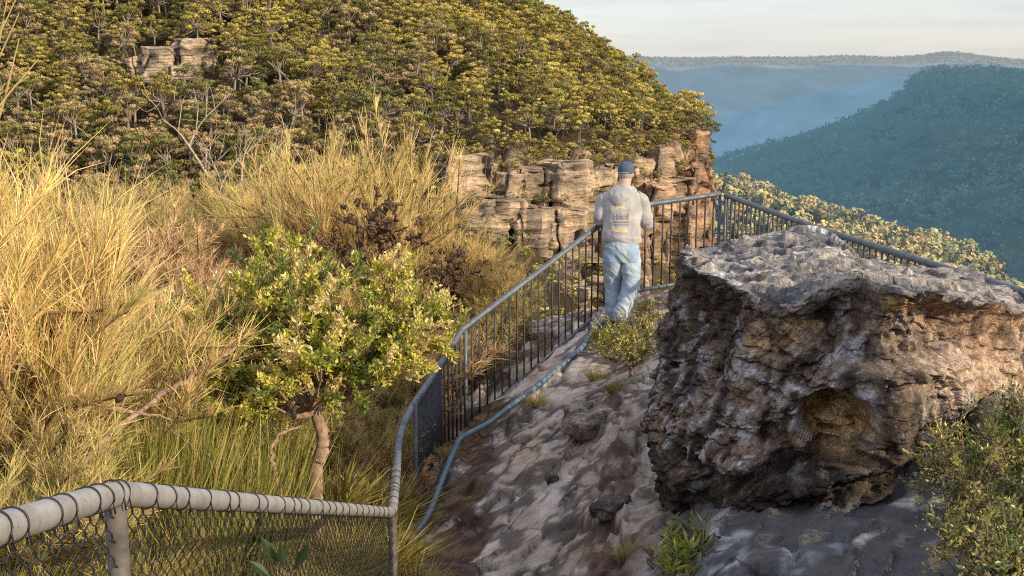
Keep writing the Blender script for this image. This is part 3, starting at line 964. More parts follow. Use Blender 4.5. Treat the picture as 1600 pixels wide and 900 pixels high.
cliff('tall orange sandstone buttress at the right end of the wooded hill', [(1078, 202, 262, 384, 36, 14), (1074, 255, 500, 378, 44, 16), (1050, 345, 520, 366, 46, 14), (1040, 208, 250, 380, 30, 10)], 1, (.46, .27, .155))
rw = np.random.default_rng(404)
topl = lambda x: np.interp(x, [690, 740, 800, 850, 905, 960, 1010, 1050, 1100], [258, 246, 262, 256, 232, 262, 222, 212, 206])
dl = lambda x: np.interp(x, [690, 800, 905, 1000, 1060, 1100], [305, 309, 317, 346, 366, 384])
tops = []
def wall(x0, x1, tier, label, seed, tone):
    bl, x = [], x0
    while x < x1:
        w_ = rw.uniform(30, 66)
        t0 = float(topl(x))
        hh = rw.uniform(48, 78)
        if tier == 0: bl.append((x, t0 + rw.uniform(-4, 20), t0 + hh + 25, float(dl(x)) - rw.uniform(0, 4), w_, rw.uniform(8, 13)))
        else: bl.append((x, t0 + hh + rw.uniform(-14, 14), t0 + rw.uniform(165, 215), float(dl(x)) - rw.uniform(4, 11), w_ * 1.15, rw.uniform(9, 14)))
        for _ in range(2): tops.append((x + rw.uniform(-.5, .5) * w_, bl[-1][1] + rw.uniform(-2, 5), bl[-1][3] - bl[-1][5] * rw.uniform(.25, .6), tier))
        x += w_ * rw.uniform(.66, .9)
    cliff(label, bl, seed, tone)
wall(706, 790, 0, 'small pale rock faces peeping out above the yellow bushes', 2, (.50, .37, .25))
wall(800, 935, 0, 'weathered cream cliff top below the trees, just left of the standing man', 3, (.50, .37, .25))
wall(965, 1055, 0, "broken crag among trees right of the man's cap", 4, (.47, .34, .22))
wall(745, 845, 1, 'long pale cliff face behind the yellow bush, left of the dark pillars', 5, (.52, .385, .26))
wall(850, 960, 1, 'jointed pillars in the cliff face left of the standing man', 6, (.46, .335, .215))
wall(975, 1060, 1, 'orange cliff wall seen through the railing right of the man', 7, (.47, .31, .19))
cliff('low tan rock step under the cliffs, seen through the railing bars', [(960, 430, 560, 300, 80, 10), (890, 440, 560, 290, 70, 10), (810, 450, 560, 280, 70, 10), (1030, 470, 580, 320, 70, 10)], 8, (.46, .33, .21))
cliff('isolated sandstone outcrop high on the wooded slope at upper left', [(312, 62, 124, 366, 56, 10), (258, 74, 132, 364, 62, 12), (222, 90, 126, 364, 40, 9), (285, 104, 146, 360, 48, 8)], 9, (.47, .36, .25))

# ---- eucalypts
LM = leaf_mat('gum_leaf', .25, 0., .3, .09)
TM = bark_mat('gum_bark', (.40, .33, .26), (.18, .14, .11), 1.6)
def gum(seed, h, w, nclump, nleaf, tint, ls=.62):
    """returns (trunk Geo, crown Geo) of one gum tree at the origin"""
    rg = np.random.default_rng(seed)
    tr, cr = Geo(), Geo()
    lean = rg.normal(0, .10, 2) * h
    fork = h * rg.uniform(.28, .45)
    main = smooth_line([[0, 0, -h * .12], [lean[0] * .2, lean[1] * .2, fork * .5], [lean[0] * .5, lean[1] * .5, fork]], 3)
    tr.add(*tube(main, np.linspace(.028 * h, .018 * h, len(main)), 5), (.5, .5, .5))
    top = main[-1]
    for k in range(nclump):
        az = k * 2.4 + rg.uniform(-.5, .5)
        rad = w * .5 * math.sqrt((k + .6) / nclump) * rg.uniform(.8, 1.12)
        zc = h * (.97 - .46 * (rad / (w * .5)) ** 1.6 * rg.uniform(.6, 1.3) - rg.uniform(0, .22))
        c = np.array([math.cos(az) * rad + lean[0], math.sin(az) * rad + lean[1], zc])
        mid = top * .5 + c * .5 + rg.normal(0, .05 * h, 3) - [0, 0, .06 * h]
        br = smooth_line([top, mid, c - [0, 0, .04 * h]], 3)
        tr.add(*tube(br, np.linspace(.013 * h, .004 * h, len(br)), 4, False), (.5, .5, .5))
        cs = w * rg.uniform(.42, .72) / math.sqrt(nclump)
        d = unit(rg.normal(size=(nleaf, 3)) * [1, 1, .8] + [0, 0, .45])
        pos = c + d * np.array([cs, cs, cs * .62]) * rg.uniform(.55, 1.05, (nleaf, 1))
        nn = unit(d * 1.0 + rg.normal(0, .32, (nleaf, 3)))
        dirn = unit(np.cross(nn, rg.normal(size=(nleaf, 3))))
        L = ls * rg.uniform(.6, 1.3, nleaf)
        V, F = leaves(pos - dirn * L[:, None] * .5, dirn, L, L * .62, rg, nn)
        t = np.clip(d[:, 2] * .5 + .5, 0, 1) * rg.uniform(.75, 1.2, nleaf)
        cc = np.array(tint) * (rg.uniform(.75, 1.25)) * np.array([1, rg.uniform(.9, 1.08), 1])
        col = mixc(cc * .22, cc * 1.2, np.clip(t, 0, 1))  # clump undersides darkened, tops brightened: canopy shade put into the tint
        cr.add(V, F, np.repeat(col, 4, 0))
    return tr, cr

def bare(seed, h, w, thick=1., sp=.55):
    rg = np.random.default_rng(seed)
    tr = Geo()
    def grow(p, d, L, r, lv):
        q1 = p + d * L * .5 + rg.normal(0, .05 * L, 3)
        q2 = q1 + unit(d + rg.normal(0, .2, 3)) * L * .5
        b = smooth_line([p, q1, q2], 3)
        tr.add(*tube(b, np.linspace(r, r * .62, len(b)), 5 if lv == 0 else 4, lv == 0), (.5, .5, .5))
        if lv < 4:
            for k in range(3 if lv else 3):
                dd = unit(d * .75 + rg.normal(0, sp, 3) + [0, 0, .18])
                grow(b[-1] if k < 2 else b[len(b) // 2], dd, L * rg.uniform(.55, .8), r * .58, lv + 1)
    grow(np.array([0, 0, -.1 * h]), np.array([.05, 0, 1.]), h * .40, h * .02 * thick, 0)
    return tr

KINDS = [
    # key, tints, count of meshes
    ('olive', (.46, .375, .105), 8), ('golden', (.66, .515, .15), 7), ('green', (.28, .265, .085), 5), ('brown', (.56, .41, .20), 5)]
gum_meshes, gum_geo = {}, {}
for key, tint, n in KINDS:
    gum_meshes[key], gum_geo[key] = [], []
    for i in range(n):
        rg = np.random.default_rng(100 + i * 7 + len(key))
        h, w = rg.uniform(7.5, 14), rg.uniform(5.2, 9.4)
        ncl = int(rg.integers(7, 20))
        tr, cr = gum(200 + i * 13 + len(key) * 31, h, w, ncl, int(1000 / ncl), tint, .55)
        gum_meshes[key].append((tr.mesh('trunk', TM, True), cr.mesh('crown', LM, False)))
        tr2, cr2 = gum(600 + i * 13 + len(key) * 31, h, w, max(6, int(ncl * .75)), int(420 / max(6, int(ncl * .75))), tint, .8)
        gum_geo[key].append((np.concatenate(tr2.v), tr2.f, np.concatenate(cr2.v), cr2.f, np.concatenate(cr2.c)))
DM = bark_mat('dead_wood', (.40, .33, .27), (.24, .18, .14), 1.2)
dead_meshes = [bare(900 + i, 10, 6).mesh('trunk', DM, True) for i in range(3)]

def hill_uv(n, rng, r0, r1, c0, c1):
    """random surface points, denser where the sheet is larger"""
    area = np.linalg.norm(np.cross(du, dv), axis=2)
    rr_ = np.linspace(0, 7, HV)[None].repeat(HU, 0)
    cc_ = np.linspace(0, len(hill_cols) - 1, HU)[:, None].repeat(HV, 1)
    wgt = area * ((rr_ >= r0) & (rr_ <= r1) & (cc_ >= c0) & (cc_ <= c1))
    wgt = wgt.ravel() / wgt.sum()
    i = rng.choice(HU * HV, n, p=wgt)
    return i

def thin(points, sep):
    cell, keep = {}, []
    for k, p in enumerate(points):
        g = tuple(np.floor(p[:2] / sep).astype(int))
        ok = True
        for a in (-1, 0, 1):
            for b in (-1, 0, 1):
                for qk in cell.get((g[0] + a, g[1] + b), ()):
                    if np.linalg.norm(points[qk] - p) < sep:
                        ok = False
                        break
        if ok:
            keep.append(k)
            cell.setdefault(g, []).append(k)
    return keep

rgt = np.random.default_rng(77)
HP2 = hp2
idx = np.concatenate([hill_uv(14000, rgt, .3, 4.02, 0, 8.95), hill_uv(5000, rgt, 4.0, 5.6, 0, 3.9)])
idx = idx[thin(HP2[idx], 4.25)]
idx2 = hill_uv(1500, rgt, 4.9, 7, 3.8, 11)
idx2 = idx2[thin(HP2[idx2], 6.0)]
ledge = hill_uv(1500, rgt, 4.0, 5.0, 4, 9.2)
ledge = ledge[thin(HP2[ledge], 2.6)]

def pix(p):
    d = p[..., 1] * CP - p[..., 2] * SP
    up = p[..., 1] * SP + p[..., 2] * CP
    return 800 + p[..., 0] / d * FPX, 450 - up / d * FPX, d

trees = [(P(a_, b_, c_), a_, b_, c_, rgt.uniform(.22, .46), str(rgt.choice(['olive', 'golden', 'green'])), rgt.uniform(0, 6.28), 4.5) for a_, b_, c_, _ in tops]
for k in np.concatenate([idx, idx2, ledge]):
    p = HP2[k]
    px, py, d = pix(p)
    if px < -60 or px > 1180: continue
    if py < -60: continue
    
    sc = rgt.uniform(.65, 1.3)
    if colv[k] < 3.9: sc *= 1.
    elif rowv[k] > 4.03 and rowv[k] < 5.1: sc *= .45
    elif rowv[k] >= 5.1: sc *= .5
    elif rowv[k] > 3.6: sc *= .72
    if abs(px - 280) < 72 and 92 < py < 178: sc *= .38          # low scrub round the outcrop
    gcol = fbm(np.array([p / 45.]), 2)[0] * 1.2 + rgt.normal(0, .2) - .06 * (px < 420)
    key = 'golden' if gcol > .26 else ('olive' if gcol > -.14 else 'brown' if rgt.random() < .65 else 'green')
    if px > 640 and key == 'brown' and rgt.random() < .6: key = 'golden'
    trees.append((p, px, py, d, sc, key, rgt.uniform(0, 6.28), rowv[k]))
heath_line = lambda px: np.interp(px, [-100, 0, 60, 150, 250, 400, 470, 640, 700, 760, 840, 900, 1120], [330, 330, 310, 300, 275, 245, 205, 205, 265, 330, 420, 520, 520])
def gum_label(px, py, key, row, sc):
    tone = {'olive': 'olive green', 'golden': 'golden yellow green', 'green': 'dark green', 'brown': 'brownish'}[key]
    if row >= 5.1: return 'small %s gum tree on the slope below the cliffs' % tone
    if row > 4.03: return 'small %s gum tree clinging to a ledge of the sandstone cliffs' % tone
    if px > 985 and row > 2.2: return '%s gum tree on the cliff top at the right end of the hill' % tone
    if row < 1.7 and px > 800: return '%s gum tree standing against the sky on the ridge line' % tone
    if abs(px - 280) < 130 and py < 180: return '%s gum tree beside the sandstone outcrop at upper left' % tone
    if px < 300: return '%s gum tree low on the wooded slope behind the left bushes' % tone
    if px > 680 and row > 3.0: return '%s gum tree at the edge of the cliff top above the pale rock' % tone
    if px > 680: return '%s gum tree on the upper slope right of mid hill' % tone
    return '%s gum tree on the wooded slope above the middle bushes' % tone

vis = []
for i, t in enumerate(trees):
    p, px, py, d, sc, key, rz, row = t
    topy = py - 9.5 * sc * FPX / d
    if topy < heath_line(px) - 6 and py > 4 and -10 < px < 1150 and row > .9:
        vis.append((sc / d, i))
vis.sort(reverse=True)
single = set(i for _, i in vis[:290])
protos = {}
FG = Geo()
nsingle = 0
for i, (p, px, py, d, sc, key, rz, row) in enumerate(trees):
    if i in single:
        lab = gum_label(px, py, key, row, sc)
        k = int(rgt.integers(len(gum_meshes[key])))
        t = thing('gum_tree', lab, 'tree', p, lab.replace('gum tree', 'gum trees', 1), rz)
        t.scale = (sc, sc, sc)
        link('trunk', gum_meshes[key][k][0], t)
        link('crown', gum_meshes[key][k][1], t)
        nsingle += 1
    else:
        if row < .5: continue
        tv, tf, cv_, cf_, cc_ = gum_geo[key][int(rgt.integers(len(gum_geo[key])))]
        ca, sa = math.cos(rz), math.sin(rz)
        rot = np.array([[ca, -sa, 0], [sa, ca, 0], [0, 0, 1]])
        tint = rgt.uniform(.8, 1.2)
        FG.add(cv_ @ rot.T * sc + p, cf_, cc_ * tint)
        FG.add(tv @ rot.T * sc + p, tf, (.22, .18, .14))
print('trees', len(trees), 'single', nsingle)
o = FG.build('hill_forest', LM, None, False)
tag(o, 'continuous gum forest covering the rest of the sunlit hill', 'forest', kind='stuff')
# bare grey trees among the gums
for n, (px, py, D, sc) in enumerate([(112, 112, 372, .9), (205, 60, 395, .8), (455, 20, 415, 1.0), (380, 10, 420, .8), (640, 105, 360, .8), (560, 40, 400, .8), (720, 200, 318, .8), (700, 60, 420, .8), (600, 175, 330, .7), (900, 130, 430, .7), (820, 170, 372, .7), (60, 200, 330, .8)]):
    k = np.argmin((pix(HP2)[0] - px) ** 2 + (pix(HP2)[1] - py - 18) ** 2 + 1e6 * (rowv < 1))
    t = thing('dead_tree', 'pale leafless tree standing among the gums on the hill', 'tree', HP2[k], 'pale leafless trees among the gums on the hill', n * 1.7)
    t.scale = (sc * 1.25,) * 3
    link('trunk', dead_meshes[n % 3], t)
lt = thing('gum_tree', 'lone thin gum tree against the valley at the right end of the hill', 'tree', P(1084, 192, 420), None, .6)
lt.scale = (.7, .7, 1.0)
tr, cr = gum(4242, 8.5, 4.6, 5, 46, (.16, .13, .04))
tr.build('trunk', TM, lt, True)
cr.build('crown', LM, lt, False)

# ---- hazy far ranges: haze painted into the materials as blue emission, growing with distance
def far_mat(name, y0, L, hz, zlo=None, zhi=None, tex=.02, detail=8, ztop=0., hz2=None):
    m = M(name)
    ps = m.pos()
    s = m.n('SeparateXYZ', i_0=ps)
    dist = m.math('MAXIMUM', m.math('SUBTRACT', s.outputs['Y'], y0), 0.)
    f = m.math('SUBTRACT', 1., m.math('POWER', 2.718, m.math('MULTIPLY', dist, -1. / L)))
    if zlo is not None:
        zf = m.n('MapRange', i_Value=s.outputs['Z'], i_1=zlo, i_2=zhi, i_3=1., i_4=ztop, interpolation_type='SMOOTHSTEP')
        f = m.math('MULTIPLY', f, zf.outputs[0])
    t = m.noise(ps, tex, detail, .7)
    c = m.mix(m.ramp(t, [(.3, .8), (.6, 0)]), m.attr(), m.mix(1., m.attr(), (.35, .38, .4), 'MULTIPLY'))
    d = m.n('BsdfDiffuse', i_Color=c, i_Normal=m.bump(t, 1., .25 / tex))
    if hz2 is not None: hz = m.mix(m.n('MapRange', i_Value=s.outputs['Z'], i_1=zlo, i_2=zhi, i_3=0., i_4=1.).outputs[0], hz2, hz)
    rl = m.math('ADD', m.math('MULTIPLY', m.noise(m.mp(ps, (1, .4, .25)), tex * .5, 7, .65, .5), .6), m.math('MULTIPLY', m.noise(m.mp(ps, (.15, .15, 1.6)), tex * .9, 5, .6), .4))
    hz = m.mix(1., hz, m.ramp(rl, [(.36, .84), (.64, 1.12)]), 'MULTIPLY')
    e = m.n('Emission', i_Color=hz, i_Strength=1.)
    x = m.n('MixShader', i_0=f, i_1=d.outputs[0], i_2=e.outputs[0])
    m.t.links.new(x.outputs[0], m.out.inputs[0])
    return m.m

def canopy(name, pts, r, tint, mat, rng, label, nl=26, hk=1.0, trunk=False):
    """far trees as clumps of leaf faces in one mesh"""
    G = Geo()
    n = len(pts)
    rs = r * rng.uniform(.65, 1.25, n)
    d = unit(rng.normal(size=(n, nl, 3)) + [0, 0, .35])
    k = rng.integers(0, 5, (n, nl))
    sub = unit(np.random.default_rng(3).normal(size=(n, 5, 3))) * [.55, .55, .3]
    off = np.take_along_axis(sub, k[..., None].repeat(3, 2), 1)
    pos = pts[:, None] + rs[:, None, None] * (off + d * [.5, .5, .42 * hk] + [0, 0, .9 * hk])
    nn = unit(d + rng.normal(0, .4, d.shape))
    dr_ = unit(np.cross(nn, rng.normal(size=d.shape)))
    L = (rs[:, None] * rng.uniform(.3, .6, (n, nl)))
    V, F = leaves((pos - dr_ * L[..., None] * .5).reshape(-1, 3), dr_.reshape(-1, 3), L.ravel(), L.ravel() * .75, rng, nn.reshape(-1, 3))
    tn = np.array(tint) * rng.uniform(.6, 1.35, (n, 1))
    tn[:, 0] *= rng.uniform(.85, 1.2, n)
    tn = tn * (1 + .55 * np.clip(fbm(pts / (r * 22.), 3), -1, 1))[:, None]
    cc = tn[:, None] * np.clip(.55 + .5 * d[..., 2:], .3, 1.1)  # crown shading painted in: leaves on top lighter, those below darker
    G.add(V, F, np.repeat(cc.reshape(-1, 3), 4, 0))
    o = G.build(name, mat, None, False)
    return tag(o, label, 'forest', kind='stuff')

def sheet_pts(S, n, rng, sep, rlo=0, rhi=1):
    a = np.linalg.norm(np.cross(np.gradient(S, axis=1), np.gradient(S, axis=0)), axis=2)
    rw = np.linspace(0, 1, S.shape[1])[None]
    w = (a * ((rw >= rlo) & (rw <= rhi))).ravel()
    i = rng.choice(a.size, n, p=w / w.sum())
    p = S.reshape(-1, 3)[i]
    p = p + np.random.default_rng(9).normal(0, sep * .3, p.shape) * [1, 1, .1]
    return p[thin(p, sep)]

rf = np.random.default_rng(31)
# sunlit spur falling to the right below the railing
spur_cols = [
    (1000, [(280, 640), (268, 560), (300, 500), (370, 440), (520, 380)]),
    (1110, [(300, 640), (292, 560), (320, 500), (385, 440), (540, 380)]),
    (1200, [(330, 640), (318, 560), (342, 500), (400, 440), (560, 380)]),
    (1300, [(362, 640), (350, 560), (372, 500), (420, 440), (580, 380)]),
    (1400, [(388, 640), (376, 560), (396, 500), (440, 440), (600, 380)]),
    (1490, [(416, 640), (402, 560), (420, 500), (460, 440), (620, 380)]),
    (1545, [(452, 640), (436, 560), (450, 500), (490, 440), (650, 380)]),
    (1600, [(520, 640), (500, 560), (520, 500), (560, 440), (700, 380)]),
    (1700, [(640, 640), (620, 560), (640, 500), (660, 440), (760, 380)])]
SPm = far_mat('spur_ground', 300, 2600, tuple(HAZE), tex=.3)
SPS = sheet(spur_cols, 120, 90)
pv = SPS.reshape(-1, 3)
pv = pv + np.array([0, 0, 1.]) * (3 * fbm(pv / 30., 3))[:, None]
o = Geo().add(pv, [grid_faces(120, 90)], mixc((.06, .05, .025), (.10, .08, .04), sstep(-.4, .4, fbm(pv / 14., 3)))).build('spur', SPm, None, True)
tag(o, kind='structure')
SPS2 = pv.reshape(120, 90, 3)
pts = sheet_pts(SPS2, 4000, rf, 6.2, .22, .95)
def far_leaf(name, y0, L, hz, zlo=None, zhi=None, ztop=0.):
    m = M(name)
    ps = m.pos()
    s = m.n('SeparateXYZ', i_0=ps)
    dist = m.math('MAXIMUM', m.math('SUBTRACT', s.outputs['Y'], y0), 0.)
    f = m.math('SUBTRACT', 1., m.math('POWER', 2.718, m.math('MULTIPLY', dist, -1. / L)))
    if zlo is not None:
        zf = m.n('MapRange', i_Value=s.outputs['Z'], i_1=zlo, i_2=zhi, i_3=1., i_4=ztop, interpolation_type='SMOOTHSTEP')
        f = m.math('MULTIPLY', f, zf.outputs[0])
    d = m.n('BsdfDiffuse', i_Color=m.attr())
    e = m.n('Emission', i_Color=hz, i_Strength=1.)  # haze painted onto the leaves as emission
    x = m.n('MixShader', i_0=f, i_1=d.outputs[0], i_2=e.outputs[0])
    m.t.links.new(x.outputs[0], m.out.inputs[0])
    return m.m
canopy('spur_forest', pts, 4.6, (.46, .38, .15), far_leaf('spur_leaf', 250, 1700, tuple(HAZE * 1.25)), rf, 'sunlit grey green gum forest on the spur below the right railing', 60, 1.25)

# shaded ridge across the valley on the right
ridge_cols = [
    (1050, [(320, 2300), (282, 1900), (311, 1650), (362, 1450), (440, 1250), (620, 1000)]),
    (1110, [(288, 2300), (264, 1900), (300, 1650), (357, 1450), (440, 1250), (620, 1000)]),
    (1200, [(252, 2300), (234, 1850), (279, 1600), (347, 1380), (440, 1200), (620, 960)]),
    (1270, [(231, 2300), (214, 1800), (263, 1560), (339, 1330), (440, 1150), (620, 930)]),
    (1340, [(206, 2300), (190, 1780), (245, 1520), (330, 1280), (440, 1120), (620, 900)]),
    (1405, [(178, 2300), (160, 1760), (225, 1480), (317, 1240), (440, 1080), (620, 880)]),
    (1438, [(144, 2350), (126, 1760), (198, 1470), (306, 1220), (440, 1060), (620, 860)]),
    (1500, [(133, 2400), (118, 1740), (186, 1440), (300, 1180), (430, 1020), (620, 840)]),
    (1600, [(140, 2400), (122, 1700), (190, 1380), (300, 1120), (420, 960), (620, 820)]),
    (1760, [(141, 2400), (126, 1640), (196, 1300), (310, 1040), (430, 900), (620, 800)])]
RS = sheet(ridge_cols, 240, 170)
pv = RS.reshape(-1, 3)
rown = np.tile(np.linspace(0, 5, 170), 240)
gul = ridged(np.stack([pv[:, 0] / 170, pv[:, 1] / 400, pv[:, 2] / 400], 1), 3)
pv = pv + np.array([0, -.5, .8]) * (10 * fbm(pv / 120., 4) + 22 * gul * sstep(1., 2., rown))[:, None]
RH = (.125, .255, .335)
rc = mixc((.030, .038, .024), (.06, .066, .04), sstep(-.4, .4, fbm(pv / 60., 3)))  # dark albedo stands in for the shade on this slope
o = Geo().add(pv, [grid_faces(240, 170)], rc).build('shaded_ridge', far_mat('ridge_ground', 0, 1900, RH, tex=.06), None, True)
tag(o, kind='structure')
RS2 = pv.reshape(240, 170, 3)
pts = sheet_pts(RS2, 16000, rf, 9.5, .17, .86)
canopy('ridge_forest', pts, 7.8, (.085, .098, .045), far_leaf('ridge_leaf', 0, 1500, RH), rf, 'blue shaded forest on the ridge across the valley', 20, 1.0)  # dark leaf tint paints the slope's shade
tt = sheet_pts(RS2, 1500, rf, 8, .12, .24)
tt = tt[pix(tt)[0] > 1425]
canopy('ridge_top_forest', tt, 6.5, (.26, .20, .10), far_leaf('ridge_top_leaf', 0, 3200, RH), rf, 'sunlit strip of forest along the flat top of the shaded ridge', 22, 1.0)  # lighter tint paints the sunlight on the ridge top
cliff('pale grey scar of bare rock on the shaded ridge near the right edge', [(1592, 200, 224, 1290, 34, 30), (1572, 206, 220, 1292, 22, 24)], 11, (.62, .62, .60), mat=bpy.data.materials['ridge_ground'])
cliff('faint pale rock patch high on the shaded ridge', [(1536, 136, 152, 1590, 34, 30), (1514, 142, 154, 1590, 24, 26)], 12, (.34, .34, .32), mat=bpy.data.materials['ridge_ground'])
for ob in (bpy.data.objects['sandstone_cliff'],): pass

# low hazy spur between the shaded ridge and the plateau
fs_cols = [(px, [(y + 6, 5200), (y, 4300), (y + 30, 3900), (y + 80, 3300), (y + 160, 2700)]) for px, y in [(1040, 240), (1100, 212), (1170, 182), (1240, 158), (1320, 138), (1420, 124), (1600, 118)]]
FS = sheet(fs_cols, 140, 60)
pv = FS.reshape(-1, 3)
pv = pv + np.array([0, 0, 1.]) * (30 * fbm(pv / np.array([300., 300., 1e9]), 4) + 6 * fbm(pv / np.array([60., 60., 1e9]), 2))[:, None]
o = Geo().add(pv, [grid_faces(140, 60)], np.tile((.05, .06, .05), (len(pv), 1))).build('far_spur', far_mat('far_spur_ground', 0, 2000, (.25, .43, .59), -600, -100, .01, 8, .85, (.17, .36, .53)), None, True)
tag(o, kind='structure')
# far plateau
pl_cols = [(px, [(y + 2, 11500), (y, 8200), (y + 14 + 3 * math.sin(px * .031), 7000), (y + 40 + 8 * math.sin(px * .02), 6400), (y + 90, 5600), (260, 4200), (330, 3000)])
           for px, y in [(500, 96), (900, 94), (985, 92), (1060, 94), (1150, 93), (1250, 93), (1320, 91), (1390, 93), (1440, 90), (1485, 85), (1540, 92), (1600, 97), (1700, 100), (2000, 104)]]
PS = sheet(pl_cols, 420, 190)
pv = PS.reshape(-1, 3)
rown = np.tile(np.linspace(0, 6, 190), 420)
sp1 = ridged(np.stack([pv[:, 0] / 900, pv[:, 1] / 2500, 0 * pv[:, 0]], 1), 3)
pv = pv + np.array([0, -1., .1]) * (160 * sp1 * sstep(1.6, 2.6, rown))[:, None]
pv[:, 2] += 9 * fbm(pv / np.array([260., 260, 1e9]), 4) * sstep(.2, 1., rown) + 7 * np.abs(fbm(pv / np.array([60., 60, 1e9]), 3)) * sstep(3, 1, rown)
pcol = mixc((.22, .20, .13), (.30, .27, .19), sstep(-.4, .4, fbm(pv / 200., 3)))
dkm = sstep(1.75, 2.1, rown + .2 * fbm(pv / np.array([300., 300., 300.]), 3))  # sunlit top and shaded slopes painted into the colour
pcol = pcol * (1 - dkm[:, None]) + np.array((.05, .06, .05)) * dkm[:, None]
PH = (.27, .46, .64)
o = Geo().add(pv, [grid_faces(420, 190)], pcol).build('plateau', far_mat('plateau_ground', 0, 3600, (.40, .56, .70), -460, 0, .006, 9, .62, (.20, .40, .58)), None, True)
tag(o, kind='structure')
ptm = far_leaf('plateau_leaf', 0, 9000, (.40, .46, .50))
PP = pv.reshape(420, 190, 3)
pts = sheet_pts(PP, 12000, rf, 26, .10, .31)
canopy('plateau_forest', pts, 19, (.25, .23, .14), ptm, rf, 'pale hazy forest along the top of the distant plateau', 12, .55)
kn = np.array([P(1480 + rf.normal(0, 16), 90 + rf.uniform(-1, 3), 8000) for _ in range(70)])
canopy('knoll_forest', kn, 26, (.16, .17, .12), ptm, rf, 'small wooded knoll standing up on the distant plateau', 14, .8)

# valley floor reaching under everything to the horizon
vx = np.linspace(-16000, 16000, 120)
vy = np.concatenate([np.linspace(60, 3000, 60), np.linspace(3200, 26000, 50)])
X, Y = np.meshgrid(vx, vy, indexing='ij')
pz = np.stack([X.ravel(), Y.ravel(), np.full(X.size, -430.)], 1)
pz[:, 2] += 25 * fbm(pz / 900., 3)
vh = (.145, .285, .41)
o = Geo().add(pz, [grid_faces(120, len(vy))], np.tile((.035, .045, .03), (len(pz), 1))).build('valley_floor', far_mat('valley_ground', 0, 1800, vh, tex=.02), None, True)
tag(o, kind='structure')
# ------------------------------------------------------------------ heath and near plants
NM = leaf_mat('needle', .22, 0., .22, 1.2)
STM = bark_mat('shrub_wood', (.26, .165, .11), (.12, .075, .05), 14)
GREYW = bark_mat('grey_wood', (.55, .45, .36), (.30, .22, .16), 18)
GLM = leaf_mat('glossy_leaf', .3, .045, .3, 2.)
CONE = bark_mat('seed_cone', (.16, .095, .055), (.06, .038, .028), 30)
GRM = leaf_mat('grass_blade', .35, .02, .25, 2.)

def needle_shrub(seed, h, w, nstem, nneedle, cols, nl=(.14, .30), nw=.004, up=.75, droop=.0, cones=0, stemr=.016, jit=.30, plume=0.):
    rg = np.random.default_rng(seed)
    st, fo, cn = Geo(), Geo(), Geo()
    subs = []
    for i in range(nstem):
        az = rg.uniform(0, 2 * math.pi)
        rad = w * .5 * math.sqrt(rg.uniform(.02, 1))
        hh = h * (1 - .45 * (rad / (w * .5)) ** 2) * rg.uniform(.62, 1.0)
        e = np.array([math.cos(az) * rad, math.sin(az) * rad, hh * .86])
        mid = e * np.array([.42, .42, .5]) + rg.normal(0, .05 * w, 3)
        ln = smooth_line([[rg.normal(0, .04), rg.normal(0, .04), -.1], mid, e], 5)
        st.add(*tube(ln, np.linspace(stemr, stemr * .3, len(ln)), 5), (.5, .5, .5))
        subs.append((ln[len(ln) // 3:], 1.))
        for k in range(5):
            j = rg.integers(len(ln) // 4, len(ln) - 1)
            d = unit(unit(ln[j + 1] - ln[j]) * .6 + rg.normal(0, .5, 3) + [0, 0, .35])
            L = h * rg.uniform(.14, .30)
            q = np.array([ln[j], ln[j] + d * L * .5 + [0, 0, .02], ln[j] + d * L + [0, 0, .10 * L]])
            st.add(*tube(q, [stemr * .42, stemr * .3, stemr * .15], 4, False), (.5, .5, .5))
            subs.append((q, .8))
    wts = np.array([np.linalg.norm(np.diff(s, axis=0), axis=1).sum() for s, _ in subs])
    who = rg.choice(len(subs), nneedle, p=wts / wts.sum())
    B, D = np.zeros((nneedle, 3)), np.zeros((nneedle, 3))
    for i, (ln, _) in enumerate(subs):
        mk = np.where(who == i)[0]
        if not len(mk): continue
        t = rg.uniform(.05, 1, len(mk)) ** .8 * (len(ln) - 1)
        j = np.minimum(t.astype(int), len(ln) - 2)
        f = (t - j)[:, None]
        B[mk] = ln[j] * (1 - f) + ln[j + 1] * f
        D[mk] = unit(ln[j + 1] - ln[j])
    rad_out = B * [1, 1, 0] / (w * .5)
    d = unit(D * .55 + np.array([0, 0, up]) + rad_out * .25 + rg.normal(0, jit, (nneedle, 3)))
    L = rg.uniform(nl[0], nl[1], nneedle)
    pm = rg.random(nneedle) < plume
    L = np.where(pm, L * 2.3, L)
    bend = np.array([0, 0, -1]) * (droop * L)[:, None] + rg.normal(0, .06, (nneedle, 3)) * L[:, None] * 2
    nb = unit(rad_out * 1.0 + [0, 0, .45] + rg.normal(0, .55, (nneedle, 3)))
    V, F = ribbons(B, d, L, nw * rg.uniform(.7, 1.3, nneedle), bend, rg, nb)
    cols = np.array(cols)
    cc = cols[rg.choice(len(cols), nneedle, p=[.45, .3, .25] if len(cols) == 3 else None)] * rg.uniform(.7, 1.25, (nneedle, 1))
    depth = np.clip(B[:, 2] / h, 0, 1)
    cc = cc * (.78 + .42 * depth)[:, None]  # inner shade in the tint: needles darker toward the shrub's base
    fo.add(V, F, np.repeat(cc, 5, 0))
    for k in range(cones):
        ln, _ = subs[rg.integers(len(subs))]
        j = rg.integers(0, len(ln) - 1)
        c = ln[j] * .5 + ln[j + 1] * .5 + rg.normal(0, .012, 3)
        ax = unit(rg.normal(size=3))
        q = c + ax * np.linspace(-.026, .026, 5)[:, None]
        cn.add(*tube(q, np.array([.008, .017, .02, .016, .006]) * rg.uniform(.8, 1.3), 7), (.5, .5, .5))
    return st.mesh('stems', STM, True), fo.mesh('needles', NM, False), (cn.mesh('cones', CONE, True) if cones else None)

